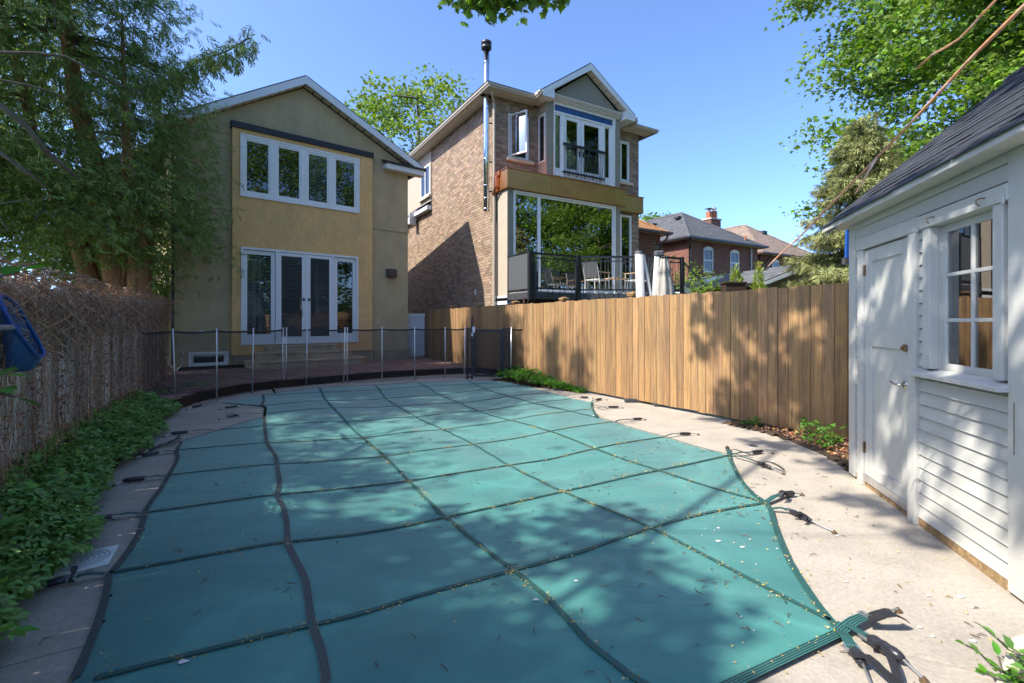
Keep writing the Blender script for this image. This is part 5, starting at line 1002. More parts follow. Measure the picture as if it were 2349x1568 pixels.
# neighbour behind the big cedar
nb = thing('sided_house', 'pale sided house with dark downspout glimpsed behind the cedar trunk', 'house', (-15.0, 16.5, 0), math.radians(39.5))
part('wall', MB().box(0, 5.0, 0.02, 10, 0, 6.2), MT['siding_white'], nb)
for k in range(34): part('siding_board', MB().box(.0+k*.147, .14+k*.147, -.01, .02, 0, 6.2), MT['siding_white'], nb)
part('roof', MB().extr([(-.4,-.4,6.2),(5.4,-.4,6.2),(2.5,-.4,8.2)], (0,11,0)), MT['roof_grey'], nb); part('downspout', MB().tube([(4.6,-.08,6),(4.6,-.08,2.2),(4.3,-.2,1.9)], .06, 8), MT['black_metal'], nb); part('porch_roof', MB().extr([(2.5,-1.6,1.5),(5.2,-1.6,1.5),(5.2,-.02,2.1),(2.5,-.02,2.1)], (0,0,.06)), MT['roof_grey'], nb)
# ------------------------------------------------------------------ foliage tools
def frames(ax, rg, roll=None, upb=1.0):
    """orthonormal frames with first axis ax; third axis leaning to +z"""
    N = len(ax); a = ax / np.linalg.norm(ax, axis=1)[:, None]; up = np.tile(np.array([0, 0, 1.0]), (N, 1)) * upb + rg.normal(0, .45, (N, 3))
    b = np.cross(up, a); b /= np.linalg.norm(b, axis=1)[:, None] + 1e-9; c = np.cross(a, b); return a, b, c
def instance(base_v, base_f, pos, fr, sc):
    bv = np.asarray(base_v, float); bf = np.asarray(base_f, int); N, k = len(pos), len(bv); a, b, c = fr; s = np.asarray(sc, float).reshape(N, 1, 1) if np.ndim(sc) else sc
    v = pos[:, None, :] + s * (bv[None, :, 0:1] * a[:, None, :] + bv[None, :, 1:2] * b[:, None, :] + bv[None, :, 2:3] * c[:, None, :])
    f = (np.arange(N) * k)[:, None, None] + bf[None]; return v.reshape(-1, 3), f.reshape(-1, bf.shape[1])
def maple_leaf():
    o = [(0,.0),(.12,.30),(.02,.42),(.26,.30),(.42,.52),(.52,.28),(.68,.34),(.62,.20),(1.0,0)]
    up = [(x, y) for x, y in o]; pts = up + [(x, -y) for x, y in o[-2:0:-1]]
    v = [(.38, 0, .04)] + [(x, y, -.25*abs(y)**1.3 - .12*x*x) for x, y in pts]; n = len(pts); return v, [(0, i+1, (i+1) % n + 1) for i in range(n)]
def star_leaf(): return [(0,0,0),(.34,.5,-.1),(.52,.2,.04),(1,0,-.12),(.52,-.2,.04),(.34,-.5,-.1)], [(0,2,1),(0,4,2),(2,4,3),(0,5,4)]
def simple_leaf(w=.34, fold=.12):
    return [(0,0,0),(.45,w,fold),(1,0,-.05),(.45,-w,fold)], [(0,2,1),(0,3,2)]
def oval_leaf(w=.30):
    return [(0,0,0),(.3,w*.9,.05),(.65,w*.8,.03),(1,0,-.12),(.65,-w*.8,.03),(.3,-w*.9,.05)], [(0,3,1),(1,3,2),(0,5,3),(5,4,3)]
def cedar_spray():
    v = []; f = []
    rg = np.random.default_rng(2)
    def blade(x0, y0, x1, y1, w, z0=0, z1=0):
        n = len(v); d = np.array([x1-x0, y1-y0]); p = np.array([-d[1], d[0]]); p = p/np.linalg.norm(p)*w; mx, my = x0+(x1-x0)*.5, y0+(y1-y0)*.5
        v.extend([(x0,y0,z0),(mx+p[0],my+p[1],(z0+z1)/2+.02),(x1,y1,z1),(mx-p[0],my-p[1],(z0+z1)/2-.01)]); f.extend([(n,n+2,n+1),(n,n+3,n+2)])
    blade(0,0,1,0,.02,0,-.18)
    for i, x in enumerate((.14,.36,.56,.76)):
        L_ = .48*(1-.55*x); s = 1 if i % 2 else -1
        blade(x, 0, x+L_*.8, s*L_*.62, .042, -.05*x, -.05*x-.14); blade(x+.06, 0, x+.06+L_*.7, -s*L_*.5, .04, -.05*x, -.05*x-.12)
    return v, f
def tree(name, label, loc, group=None): return thing(name, label, 'tree', loc, 0, group)
def limb(mb, a, b, r0, r1, bend=.1, n=5, rg=random):
    a, b = Vector(a), Vector(b); L_ = (b-a).length; off = Vector((rg.uniform(-1,1), rg.uniform(-1,1), rg.uniform(-.2,1))) * L_ * bend
    mb.tube([a.lerp(b, t/(n-1)) + off * math.sin(math.pi*t/(n-1)) for t in range(n)], [r0 + (r1-r0)*t/(n-1) for t in range(n)], 6)
def leaf_cloud(centres, n_per, spread, size, base, rg, flat=.5, tilt=.55, droop=-.25):
    pos = []; sc = []
    for (c, r) in centres:
        n_ = max(9, int(n_per * (r**2))); p = rg.normal(0, 1, (n_, 3)) * np.array([.5, .5, .5*flat]) * r * spread + np.array(c); pos.append(p)
    pos = np.concatenate(pos); N = len(pos); ax = rg.normal(0, 1, (N, 3)); ax[:, 2] = ax[:, 2]*tilt + droop
    return instance(*base, pos, frames(ax, rg), size * rg.uniform(.6, 1.25, N))
def maple(name, label, base, H0, H1, rad, n_cl, n_leaf, size, mat, seed, leafshape=None, trunk_r=.22, cl_r=(.7,1.3), centres=None, group=None, centre=None, flat=.5, bark='bark_grey'):
    rg = np.random.default_rng(seed); rr = random.Random(seed); t = tree(name, label, base, group); mb = MB(); top = (H0+H1)/2
    cxy = centre or (0, 0); tr = [(0,0,-.1),(rr.uniform(-.1,.1),rr.uniform(-.1,.1),H0*.6),(cxy[0]*.3,cxy[1]*.3,H0*1.05),(cxy[0]*.8,cxy[1]*.8,top),(cxy[0],cxy[1],H1*.85)]
    mb.tube(tr, [trunk_r*1.25,trunk_r,trunk_r*.85,trunk_r*.5,trunk_r*.12], 10)
    if centres is None:
        centres = []
        for _ in range(n_cl):
            u = rg.normal(size=3); u /= np.linalg.norm(u); q = rg.uniform(.45, 1.0)**.6; wob = 1 + .25*math.sin(3.1*math.atan2(u[1],u[0])+seed) + .18*math.sin(5.3*u[2]+seed*2)
            c = np.array([cxy[0]+u[0]*rad*q*wob, cxy[1]+u[1]*rad*q*wob, (H0+H1)/2 + u[2]*(H1-H0)/2*q]); centres.append((c, rg.uniform(*cl_r)))
    spl = resample([Vector(p) for p in tr], .5); nodes = [(q, trunk_r*.30) for q in spl if q.z > H0*.7]
    for c, r in sorted(centres, key=lambda cr: (Vector(cr[0])-Vector((cxy[0], cxy[1], cr[0][2]))).length):
        c = Vector(c); st, r0 = min(nodes, key=lambda nd: (nd[0]-c).length + (1.2 if nd[0].z > c.z + .3 else 0)); r1 = max(.006, r0*.62); limb(mb, st, c, max(.007, r0*.85), r1, .10, 6, rr); nodes += [(c, r1), (st.lerp(c, .6), r0*.75)]
        for _ in range(3): limb(mb, c, c + Vector((rr.uniform(-1,1), rr.uniform(-1,1), rr.uniform(-.4,.4)))*r*.8, .006, .002, .1, 3, rr)
    part('trunk', mb, MT[bark], t, smooth=True); v, f = leaf_cloud(centres, n_leaf, 1.0, size, leafshape or maple_leaf(), rg, flat=flat); link('crown', mesh_np('crown', v, f, MT[mat]), t); return t
# ------------------------------------------------------------------ big cedar behind the vine fence
def cedar(loc, label, seed=21, nb_=420, rad=3.4, lean=1.0, hmin=2.6):
    t = tree('cedar_tree', label, loc); rg = np.random.default_rng(seed); rr = random.Random(4); mb = MB()
    for dx, dy, r_, h, lx, ly in ((0,0,.30,11,-.9,-1.1),(.28,-.1,.2,7.5,.4,-.9),(-.35,-.1,.2,9,-1.6,-1.0),(.05,.25,.16,7,.2,.4)):
        mb.tube([(dx,dy,-.1),(dx*1.1,dy*1.1,1.2),(dx*1.4+lx*.2,dy*1.4+ly*.2,3.2),(dx+lx*.6,dy+ly*.6,h*.55),(dx+lx,dy+ly,h)], [r_*1.3,r_,r_*.85,r_*.5,.02], 12)
    part('trunk', mb, MT['bark_cedar'], t, smooth=True)
    strips = MB()
    for _ in range(70):
        an = rr.uniform(0, 6.28); r_ = .42 + rr.random()*.06; z_ = rr.uniform(.3, 3.2); w = rr.uniform(.012,.035); x, y = r_*math.cos(an)-.02, r_*math.sin(an)*.8
        strips.obox((x, y, z_), (x + rr.uniform(-.04,.04), y + rr.uniform(-.03,.03), z_ + rr.uniform(.3,.9)), w, .012, up=(math.cos(an), math.sin(an), 0))
    part('bark_strips', strips, MT['bark_cedar'], t, kind='stuff')
    pos = []; axs = []; sz = []; lb = MB()
    for k in range(nb_):
        h = rg.uniform(hmin, 13.2); az = rg.uniform(0, 2*math.pi); prof = (.5+.5*min(1, (h-1.2)/2.2)) * max(.12, 1-((h-6.0)/8.0)**2 if h > 6 else 1)
        L_ = rg.uniform(.55, 1.0) * rad * prof; o = np.array([math.cos(az), math.sin(az)])
        if o @ np.array([.8,.2]) > .55 and h < 3.4: L_ *= .6
        if o[0]*.77+o[1]*.64 > .2: L_ *= .80
        # crown leans out over the yard and towards the camera
        c0 = np.array([-.35-.05*h, -.45-.07*h])*lean; p0 = np.array([c0[0]+o[0]*.2, c0[1]+o[1]*.2, h]); n_ = int(L_*17)+6; rise = rg.uniform(.05,.45) + (.25 if h < 4 else 0)
        path = []
        for i in range(n_):
            s = (i+1)/n_; q = p0 + np.array([o[0]*L_*s, o[1]*L_*s, rise*L_*s - .62*L_*s*s]); path.append(q)
            for _ in range(3 if s > .30 else 0):
                w = .42*(1-.5*s)*min(1, L_/1.5); pp = q + rg.normal(0, 1, 3)*np.array([w, w, .18]); ax = np.array([o[0]*.6, o[1]*.6, -.28]) + rg.normal(0, .45, 3)
                pos.append(pp); axs.append(ax); sz.append(rg.uniform(.16,.36))
        if k % 3 == 0: lb.tube([p0] + path[::3], [.03*(1-.8*i/len(path[::3]))+.004 for i in range(len(path[::3])+1)], 5)
    part('branches', lb, MT['bark_grey'], t, kind='stuff')
    pos = np.array(pos); v, f = instance(*cedar_spray(), pos, frames(np.array(axs), rg), np.array(sz)); link('crown', mesh_np('crown', v, f, MT['leaf_cedar']), t)
    # the long spray that reaches out against the sky over the roof
    return t
ced = cedar((-8.5, 10.7, 0), 'huge cedar with shredded red bark and drooping sprays behind the vine fence')
cedar((-9.1, 6.3, 0), 'second cedar whose lit sprays close the gap above the vine fence', 33, 160, 3.0, .3, 1.7)
def reach():
    rg = np.random.default_rng(8); o = Vector(ced.location); path = [Vector(R(*q)) - o for q in ((330,205,9.2),(400,175,8.9),(455,140,8.6),(520,118,8.4),(570,88,8.3))]
    pos = []; axs = []
    for p in resample(path, .03):
        for _ in range(5): pos.append(np.array(p) + rg.normal(0, .10, 3)); axs.append(np.array([.35,-.05,-.8]) + rg.normal(0,.4,3))
    part('limb', MB().tube(resample(path, .2), [.03]+[.014]*(len(resample(path,.2))-1), 6), MT['bark_grey'], ced, smooth=True); v, f = instance(*cedar_spray(), np.array(pos), frames(np.array(axs), rg), rg.uniform(.16,.32,len(pos))); link('outer_spray', mesh_np('outer_spray', v, f, MT['leaf_cedar']), ced)
reach()
# ------------------------------------------------------------------ maples and spruce
maple('maple_tree', 'bright yellow green maple rising behind the two houses', (-6.0, 31, 0), 7.5, 17.3, 4.6, 70, 95, .26, 'leaf_lime', 31, simple_leaf(.4), .35, (.8,1.4), flat=.45)
maple('maple_tree', 'tall leafy maple towering behind the shed and spruce', (16.6, 13.6, 0), 2.6, 16.5, 5.7, 260, 330, .18, 'leaf_maple', 12, star_leaf(), .32, (.8,1.5), flat=.45)
maple('maple_tree', 'maple of lower bushy growth filling the gap beside the spruce', (11.4, 14.0, 0), 2.0, 7.0, 2.3, 40, 300, .17, 'leaf_maple', 14, star_leaf(), .14, (.6,1.0), flat=.5)
def spruce(loc, h, rad, seed=5):
    t = tree('spruce_tree', 'olive spruce with brown cones standing between the fence and shed', loc); rg = np.random.default_rng(seed); mb = MB(); mb.tube([(0,0,-.1),(.03,.02,h*.5),(0,0,h)], [.13,.08,.012], 8)
    pos = []; axs = []; sz = []; cp_ = []; br = MB()
    for k in range(230):
        z = rg.uniform(.6, h-.15) ; az = rg.uniform(0, 6.283); L_ = rad*(1-z/h)**.75*rg.uniform(.6,1.1)+.12; o = np.array([math.cos(az), math.sin(az)]); n_ = int(L_*20)+3; last = None
        for i in range(n_):
            s = (i+1)/n_; q = np.array([o[0]*L_*s, o[1]*L_*s, z - .25*L_*s + .12*L_*s*s])
            for _ in range(5):
                lat = np.array([-o[1], o[0]])*rg.normal(0, .16*(1-.4*s)); pos.append(q + np.array([lat[0], lat[1], rg.normal(0,.05)])); axs.append(np.array([o[0]*.5+lat[0]*2, o[1]*.5+lat[1]*2, -.35]) + rg.normal(0,.25,3)); sz.append(rg.uniform(.11,.22))
            if s > .6 and rg.random() < .045: cp_.append(q + rg.normal(0,.07,3))
        br.tube([(0,0,z), tuple(np.array([o[0]*L_, o[1]*L_, z-.13*L_]))], [.018,.004], 5)
    part('trunk', mb, MT['bark_grey'], t); part('branches', br, MT['bark_grey'], t, kind='stuff')
    bv = []; bf = []
    for i in range(5):
        an = i*2*math.pi/5; x0_ = .0; n = len(bv); d_ = np.array([.75+.25*(i%2), .30*math.cos(an), .30*math.sin(an)]); bv += [(x0_,0,0),(.5*d_[0]+.02,d_[1]*.5+.045,d_[2]*.5),tuple(d_),(.5*d_[0],d_[1]*.5-.045,d_[2]*.5)]; bf += [(n,n+2,n+1),(n,n+3,n+2)]
    v, f = instance(bv, bf, np.array(pos), frames(np.array(axs), rg), np.array(sz)); link('crown', mesh_np('crown', v, f, MT['leaf_spruce']), t)
    cp_ = np.array(cp_); cv = [(0,0,0),(.4,.3,0),(.4,-.15,.26),(.4,-.15,-.26),(1,0,0)]; cf = [(0,1,2),(0,2,3),(0,3,1),(4,2,1),(4,3,2),(4,1,3)]; v, f = instance(cv, cf, cp_, frames(np.tile([0,0,-1.],(len(cp_),1))+rg.normal(0,.2,(len(cp_),3)), rg), .09); link('cones', mesh_np('cones', v, f, MT['cone']), t, kind='stuff')
spruce((8.0, 11.0, 0), 6.1, 2.35)
maple('far_tree', 'far treetop just showing over the orange roof', (24.0, 82, 0), 12, 19.5, 4.5, 30, 40, .5, 'leaf_maple', 77, simple_leaf(.45), .3, (1.0,1.8))
maple('maple_tree', 'unseen broad maple added beyond the shed for window reflections', (12.5, .5, 0), 2.0, 15.5, 4.8, 120, 90, .24, 'leaf_maple', 41, simple_leaf(.45), .3, (1.0,1.7))  # out of view, added so the house windows reflect foliage
maple('maple_tree', 'unseen wide maple added past the broad one for window reflections', (20, 4.5, 0), 2.5, 14, 4.2, 90, 80, .28, 'leaf_maple', 43, simple_leaf(.45), .3, (1.0,1.7))  # second unseen tree, added to extend the foliage mirrored in the panes
for k_, (x, y, lb) in enumerate(((9.8,-2.2,'unseen bushy maple added behind the shed to fill door reflections'), (15.5,-3.5,'unseen bushy maple added between the tall maples for door reflections'), (22,-2.5,'unseen bushy maple added farthest right for door reflections'))): maple('reflection_maple', lb, (x, y, 0), .4, 6.5, 2.4, 40, 90, .24, 'leaf_maple', 90+k_, simple_leaf(.45), .1, (.9,1.3))  # unseen low trees, added to fill pale gaps in the patio door reflections
maple('leafy_tree', 'dark leafy tree filling the gap behind the two cedars', (-13.6, 11.6, 0), .3, 6.8, 2.6, 60, 110, .2, 'leaf_maple', 95, simple_leaf(.45), .12, (.9,1.3))
maple('leafy_tree', 'low leafy tree between the cedar trunk and the pale sided house', (-11.2, 14.2, 0), .3, 4.2, 1.5, 34, 120, .18, 'leaf_maple', 96, simple_leaf(.45), .1, (.8,1.1))
# large maple spreading over the near end of the pool; its limbs carry the clumps that dapple the yard
def over_maple():
    base = Vector((-6.8, -2.2, 0)); cl = []; rr = random.Random(2)
    def shade(pt, hz, r):
        p = Vector(pt); t_ = (hz - p.z)/TOSUN.z; q = p + TOSUN*t_
        if q.y > 0 and (q.z - r*.6 - CH)/q.y < .70 and abs(q.x) < q.y*1.2 : return
        cl.append((np.array(q - base), r))
    for (u, v, hz, r) in ((760,1092,7.2,.36),(690,1082,7.0,.28),(860,1100,7.6,.34),(760,1130,7.3,.18),(720,1215,7.8,.42),(860,1235,7.0,.42),(1000,1235,7.4,.36),(1150,1215,7.6,.34),(1300,1190,7.5,.30),(1420,1188,7.2,.24),(1000,1170,7.4,.2),(1350,1255,8.0,.32),(1450,1290,7.2,.30),(700,1340,8.2,.55),(900,1330,8,.45),(1150,1300,7.8,.30),(850,1440,8.4,.5),(760,1520,8.0,.6),(1540,1390,8.2,.30),(1600,1430,7.6,.22),(1480,1370,7.2,.22),(1230,1545,8.2,.32),(1000,1540,8.0,.42),(1120,1480,8.3,.22),(1400,1480,7.4,.2),(1500,1540,8.1,.26),(1620,1540,7.7,.18),
                        (560,1250,8,.6),(450,1400,8,.7),(620,1480,8.2,.6),
                        (1760,1018,7.7,.26),(1850,1030,8.0,.24),(1900,1062,7.6,.2),(1960,1148,7.6,.22),(2060,1170,7.4,.2),(2130,1232,7.8,.24),(1950,1075,8.2,.22)):
        shade(P(u, v), hz, r)
    rg = np.random.default_rng(9)
    spots = [((1800+x/.9425)*.61172, (675+y/.9425)*.61172, r) for x, y, r in ((905,505,16),(935,560,13),(1085,420,17),(1100,505,20),(1055,525,15),(950,610,17),(885,670,22),(925,730,20),(955,765,17),(1060,770,16),(1065,825,18),(1200,560,15),(1200,640,15),(1240,505,14),(1160,785,16),(1025,800,12),(1010,610,10),(1180,430,14),(800,560,10),(845,640,14),(1130,680,10),(1260,760,12),(985,690,10))]
    k = 0
    while k < 165:     # leafy limb whose shadow falls on the fence beside the shed
        u = rg.uniform(1596, 1985); v = rg.uniform(655, 1015)
        if u < 1640 and not (690 < v < 860): continue
        if any(math.hypot(u-q[0], (v-q[1])*.8) < q[2]*.61*1.55 for q in spots): continue
        r_ = (u-CXP)/FPX; Y = CF/(NN.x*r_+NN.y); p = (r_*Y, Y, CH+(HVP-v)/FPX*Y); shade(p, rg.uniform(7.5, 8.3), rg.uniform(.10,.15)); k += 1
    sx_, sy_ = math.cos(math.radians(-105.5)), math.sin(math.radians(-105.5)); k = 0
    sp2 = [((2250+x/.8447)*.61172, (1050+y/.8447)*.61172, r) for x, y, r in ((870,50,14),(955,130,16),(965,290,14),(945,440,20),(920,510,16),(900,570,16),(985,560,18),(945,620,16),(1000,610,14),(1095,400,26),(1060,470,20),(1165,430,28),(1130,530,24),(1185,565,20),(1205,500,20),(1060,615,24),(1130,660,24),(1200,640,18),(1250,760,40),(1100,720,22),(1165,780,36),(1290,720,28),(1300,810,60),(1210,840,50),(1065,90,20),(1030,180,14),(1085,200,16),(830,180,14),(860,360,12),(1240,420,16),(1290,560,18))]
    while k < 150:     # shed wall
        x = rg.uniform(-.15, 2.15); z = rg.uniform(.35 if x > .9 else .15, 2.2); q = (3.08+sx_*x, 4.364+sy_*x, z); u = CXP+FPX*q[0]/q[1]; v = HVP-(z-CH)*FPX/q[1]
        if any(math.hypot((u-s_[0])*1.2, (v-s_[1])*.8) < s_[2]*.72*1.25 for s_ in sp2): continue
        shade(q, rg.uniform(7.2, 8.4), rg.uniform(.09,.13)); k += 1
    for _ in range(14): shade((4.2 + rg.uniform(-.8,.8), 4.0+rg.uniform(-1.5,.6), 2.9), rg.uniform(7.5,9), rg.uniform(.25,.45))
    # the leafy twigs that hang into the top of the picture
    hang = []
    for u, v, r in ((1075,6,.22),(1100,-2,.25),(1130,8,.25),(1160,-10,.3),(1185,4,.2),(1215,-8,.22),(1240,2,.16),(1268,-8,.2),(1290,-14,.18),(1040,-25,.3),(1200,-50,.5),(1110,-50,.5)): q = Vector(R(u, v, 7.8)); hang.append((np.array(q - base), r))
    for _ in range(20):     # rest of the crown, behind and above the camera
        an = rg.uniform(0, 6.283); q = np.array([rg.normal(-.5,3.2), rg.normal(-2.0,2.2), rg.uniform(6.5,12.5)]); 
        w_ = base + Vector(q); s_ = w_ - TOSUN*(w_.z/TOSUN.z)      # where its shadow lands
        if s_.y > .4 and s_.x > -2.2: continue
        if w_.y > -.5 and (w_.z - 1.2 - CH)/max(w_.y, .1) < .72: continue
        cl.append((q, rg.uniform(.8,1.4)))
    t = maple('maple_tree', 'great maple whose leafy twigs hang over the near end of the pool', base, 4.5, 11.5, 5, 0, 950, .135, 'leaf_maple', 3, star_leaf(), .34, centres=cl, centre=(.8,.6), flat=.42)
    v, f = leaf_cloud(hang, 650, 1.0, .155, maple_leaf(), np.random.default_rng(17), flat=.55, droop=-.6); link('hanging_twigs', mesh_np('hanging_twigs', v, f, MT['leaf_maple']), t, kind='stuff')
    o = base; mb = MB()
    mb.tube([Vector((.2,.3,5.6)), Vector((3.5,5,7.6)), Vector(R(1150,-120,7.8))-o, Vector(R(1180,-20,7.8))-o], [.04,.028,.014,.007], 8)
    for u in (1080,1130,1240,1280): limb(mb, Vector(R(1150,-120,7.8))-o, Vector(R(u,-5,7.8))-o, .012, .004, .05, 4, rr)
    # bare lower limbs that enter the picture on the left
    for pts, r0 in ((((-20,225,4.4),(60,290,4.6),(110,352,4.8),(150,385,5.0),(182,412,5.2)),.026),(((-20,335,4.4),(60,395,4.6),(108,432,4.9)),.018),(((-20,180,4.6),(60,195,4.8),(120,212,5.0),(180,240,5.3)),.010),(((-20,120,4.8),(150,130,5.2),(260,190,5.6),(330,215,6.0)),.014),(((-20,470,4.5),(40,462,4.7),(70,458,5.0)),.006)):
        q = [Vector(R(*p))-o for p in pts]; q = [Vector((.25,.3,3.6 if r0 > .012 else 4.2)), q[0] + (q[0]-q[1])*2.5] + q; mb.tube(resample(q, .25), [r0*2.2]+[r0]*(len(resample(q,.25))-2)+[r0*.4], 7)
    part('limbs', mb, MT['bark_grey'], t, smooth=True)
over_maple()
# ------------------------------------------------------------------ shrubs
def shrub(name, label, loc, h, r, n, size, mat, seed, leaf=None, cat='shrub', group=None):
    t = thing(name, label, cat, loc, 0, group); rg = np.random.default_rng(seed); rr = random.Random(seed); mb = MB(); cs = []
    for k in range(14): p = Vector((rr.uniform(-1,1)*r*.75, rr.uniform(-1,1)*r*.75, h*rr.uniform(.45,.95))); limb(mb, (p.x*.1,p.y*.1,-.1), p, .014, .004, .06, 5, rr); cs.append((np.array(p), r*.75)); cs.append((np.array(p)*np.array([.8,.8,.6]), r*.7))
    part('stems', mb, MT['bark_grey'], t); pos_n = n/ (len(cs)*(r*.72)**2); v, f = leaf_cloud(cs, pos_n, .8, size, leaf or simple_leaf(.32), rg, flat=.9); link('foliage', mesh_np('foliage', v, f, MT[mat]), t); return t
p = R(1605,700,15.4); shrub('leafy_shrub', 'light green shrub growing under the deck stairs', (p[0], p[1], 0), 2.9, .8, 1900, .10, 'leaf_lime', 3)
p = R(1572,640,17.5); shrub('leafy_shrub', 'narrow green shrub beside the dark end post of the deck', (p[0], p[1], 0), 3.6, .55, 1300, .10, 'leaf_lime', 4)
p = R(1528,600,22); shrub('leafy_shrub', 'thin dark shrub in front of the red brick wall', (p[0], p[1], 0), 5.1, .7, 900, .14, 'leaf_cedar', 5)
def columnar(loc, h, r, seed, label):
    t = thing('arborvitae', label, 'shrub', loc, 0, 'narrow evergreens by the garage'); rg = np.random.default_rng(seed); N = 1500; z = h*(1-rg.random(N)**.6*.75); rr_ = r*np.sqrt(rg.random(N))*(1.02-(z/h)**3); an = rg.uniform(0,6.283,N); pos = np.stack([rr_*np.cos(an), rr_*np.sin(an), z],1); ax = np.stack([np.cos(an)*.5, np.sin(an)*.5, np.full(N,1.)],1)+rg.normal(0,.25,(N,3)); v, f = instance(*cedar_spray(), pos, frames(ax, rg), rg.uniform(.08,.16,N)); link('foliage', mesh_np('foliage', v, f, MT['leaf_yew']), t); part('stem', MB().tube([(0,0,-.1),(0,0,h*.9)], [.03,.01], 6), MT['bark_grey'], t)
p = R(1687,612,12.6); columnar((p[0],p[1],0), p[2], .22, 1, 'shorter forked narrow evergreen rising by the garage gutter'); p2 = R(1697,628,12.65); columnar((p2[0],p2[1],0), p2[2], .13, 2, 'small twin leader beside the shorter narrow evergreen'); p = R(1740,604,12.6); columnar((p[0],p[1],0), p[2], .22, 3, 'taller pointed narrow evergreen in front of the garage roof')
p = R(1685,657,12.2); t = thing('planter_box', 'dark timber planter box raised on a post beside the narrow evergreens', 'planter', (p[0],p[1],0)); part('post', MB().box(-.05,.05,-.05,.05,-.1,p[2]-.15), MT['dark_timber'], t); part('box', MB().box(-.28,.22,-.12,.12,p[2]-.15,p[2]+.06), MT['dark_timber'], t, bevel=.01); part('rim', MB().box(-.31,.25,-.15,.15,p[2]+.06,p[2]+.1), MT['dark_timber'], t)
# ------------------------------------------------------------------ ground cover along the vine fence
def compound(nl=5):
    v = []; f = []; lv, lf = oval_leaf(.27)
    for i in range(nl):
        an = (0, .85, -.85, 1.7, -1.7)[i]; s = (.62,.5,.5,.42,.42)[i]; ox = (.42,.34,.34,.14,.14)[i]; oy = (0,.04,-.04,.05,-.05)[i]; n = len(v)
        for x, y, z in lv: X = x*s; Y = y*s; v.append((ox + X*math.cos(an) - Y*math.sin(an), oy + X*math.sin(an) + Y*math.cos(an), z*s - .22*(X*.8)**2))
        f += [tuple(q + n for q in t_) for t_ in lf]
    return v, f
def cover_plants(name, label, gen, n, size, mat, seed, cat='ground cover'):
    rg = np.random.default_rng(seed); pos, ax, sc = gen(rg, n); v, f = instance(*compound(), pos, frames(ax, rg), sc*size); o = link(name, mesh_np(name, v, f, MT[mat]), None, label, cat, kind='stuff'); return o
def gen_left(rg, n):
    a = rg.uniform(-1.0, 9.3, n); w = rg.random(n); c = -1.22 + w*(.40 + .07*np.sin(a*2.1) + .05*np.sin(a*5.3) + .16*np.clip((a-6)/3,0,1)); hmax = (.48 - .35*w)*(1 - .25*np.clip((a-6)/3,0,1)); z = hmax*(1 - .5*rg.random(n)**1.6) + .02; out = np.where(rg.random(n) < .75, 1, -.4); ang = rg.normal(0, .9, n)
    dx = NN.x*np.cos(ang)*out - DD.x*np.sin(ang); dy = NN.y*np.cos(ang)*out - DD.y*np.sin(ang); ax = np.stack([dx, dy, rg.normal(-.15,.3,n)],1); pos = np.stack([DD.x*a+NN.x*c, DD.y*a+NN.y*c, z],1); return pos, ax, rg.uniform(.7,1.25,n)
cover_plants('ground_cover', 'dense green ground cover along the foot of the vine fence', gen_left, 9500, .082, 'leaf_ground', 51)
def gen_right(rg, n):
    a = rg.uniform(7.5, 10.3, n); w = rg.random(n); tp = np.clip((a-7.5)/1.6, .1, 1); c = 6.06 - w*.5*tp; z = (.34*tp)*(1-.5*w)*(1-.5*rg.random(n))+.02; ang = rg.uniform(0,6.28,n); return np.stack([DD.x*a+NN.x*c, DD.y*a+NN.y*c, z],1), np.stack([np.cos(ang)-.4, np.sin(ang)-.4, rg.normal(0,.3,n)],1), rg.uniform(.6,1.1,n)
cover_plants('ground_cover', 'bright green weeds along the foot of the cedar fence by the gate', gen_right, 800, .12, 'leaf_bright', 52)
def gen_weeds(rg, n):
    cs = [P(1870,1020), P(1890,1030), P(1850,1012), P(1905,1035), P(1720,980)]; k = rg.integers(0, 5, n); base = np.array(cs)[k]; z = rg.uniform(.02,.26,n)*np.where(k==4,.4,1); pos = base + np.stack([rg.normal(0,.06,n), rg.normal(0,.06,n), z],1); ang = rg.uniform(0,6.28,n); return pos, np.stack([np.cos(ang), np.sin(ang), rg.uniform(0,.8,n)],1), rg.uniform(.4,.9,n)
cover_plants('weed_patch', 'small ferny weeds in the mulch beside the shed corner', gen_weeds, 130, .11, 'leaf_bright', 53, 'weeds')
def gen_far(rg, n):
    cs = [P(395,915), P(440,905), P(375,925), P(470,903)]; k = rg.integers(0,4,n); base = np.array(cs)[k]; pos = base + np.stack([rg.normal(0,.12,n), rg.normal(0,.10,n), rg.uniform(.02,.22,n)],1); ang = rg.uniform(0,6.28,n); return pos, np.stack([np.cos(ang), np.sin(ang), rg.uniform(-.2,.5,n)],1), rg.uniform(.5,1,n)
cover_plants('weed_patch', 'dark leafy weeds at the patio corner below the mesh fence', gen_far, 120, .13, 'leaf_ground', 54, 'weeds')
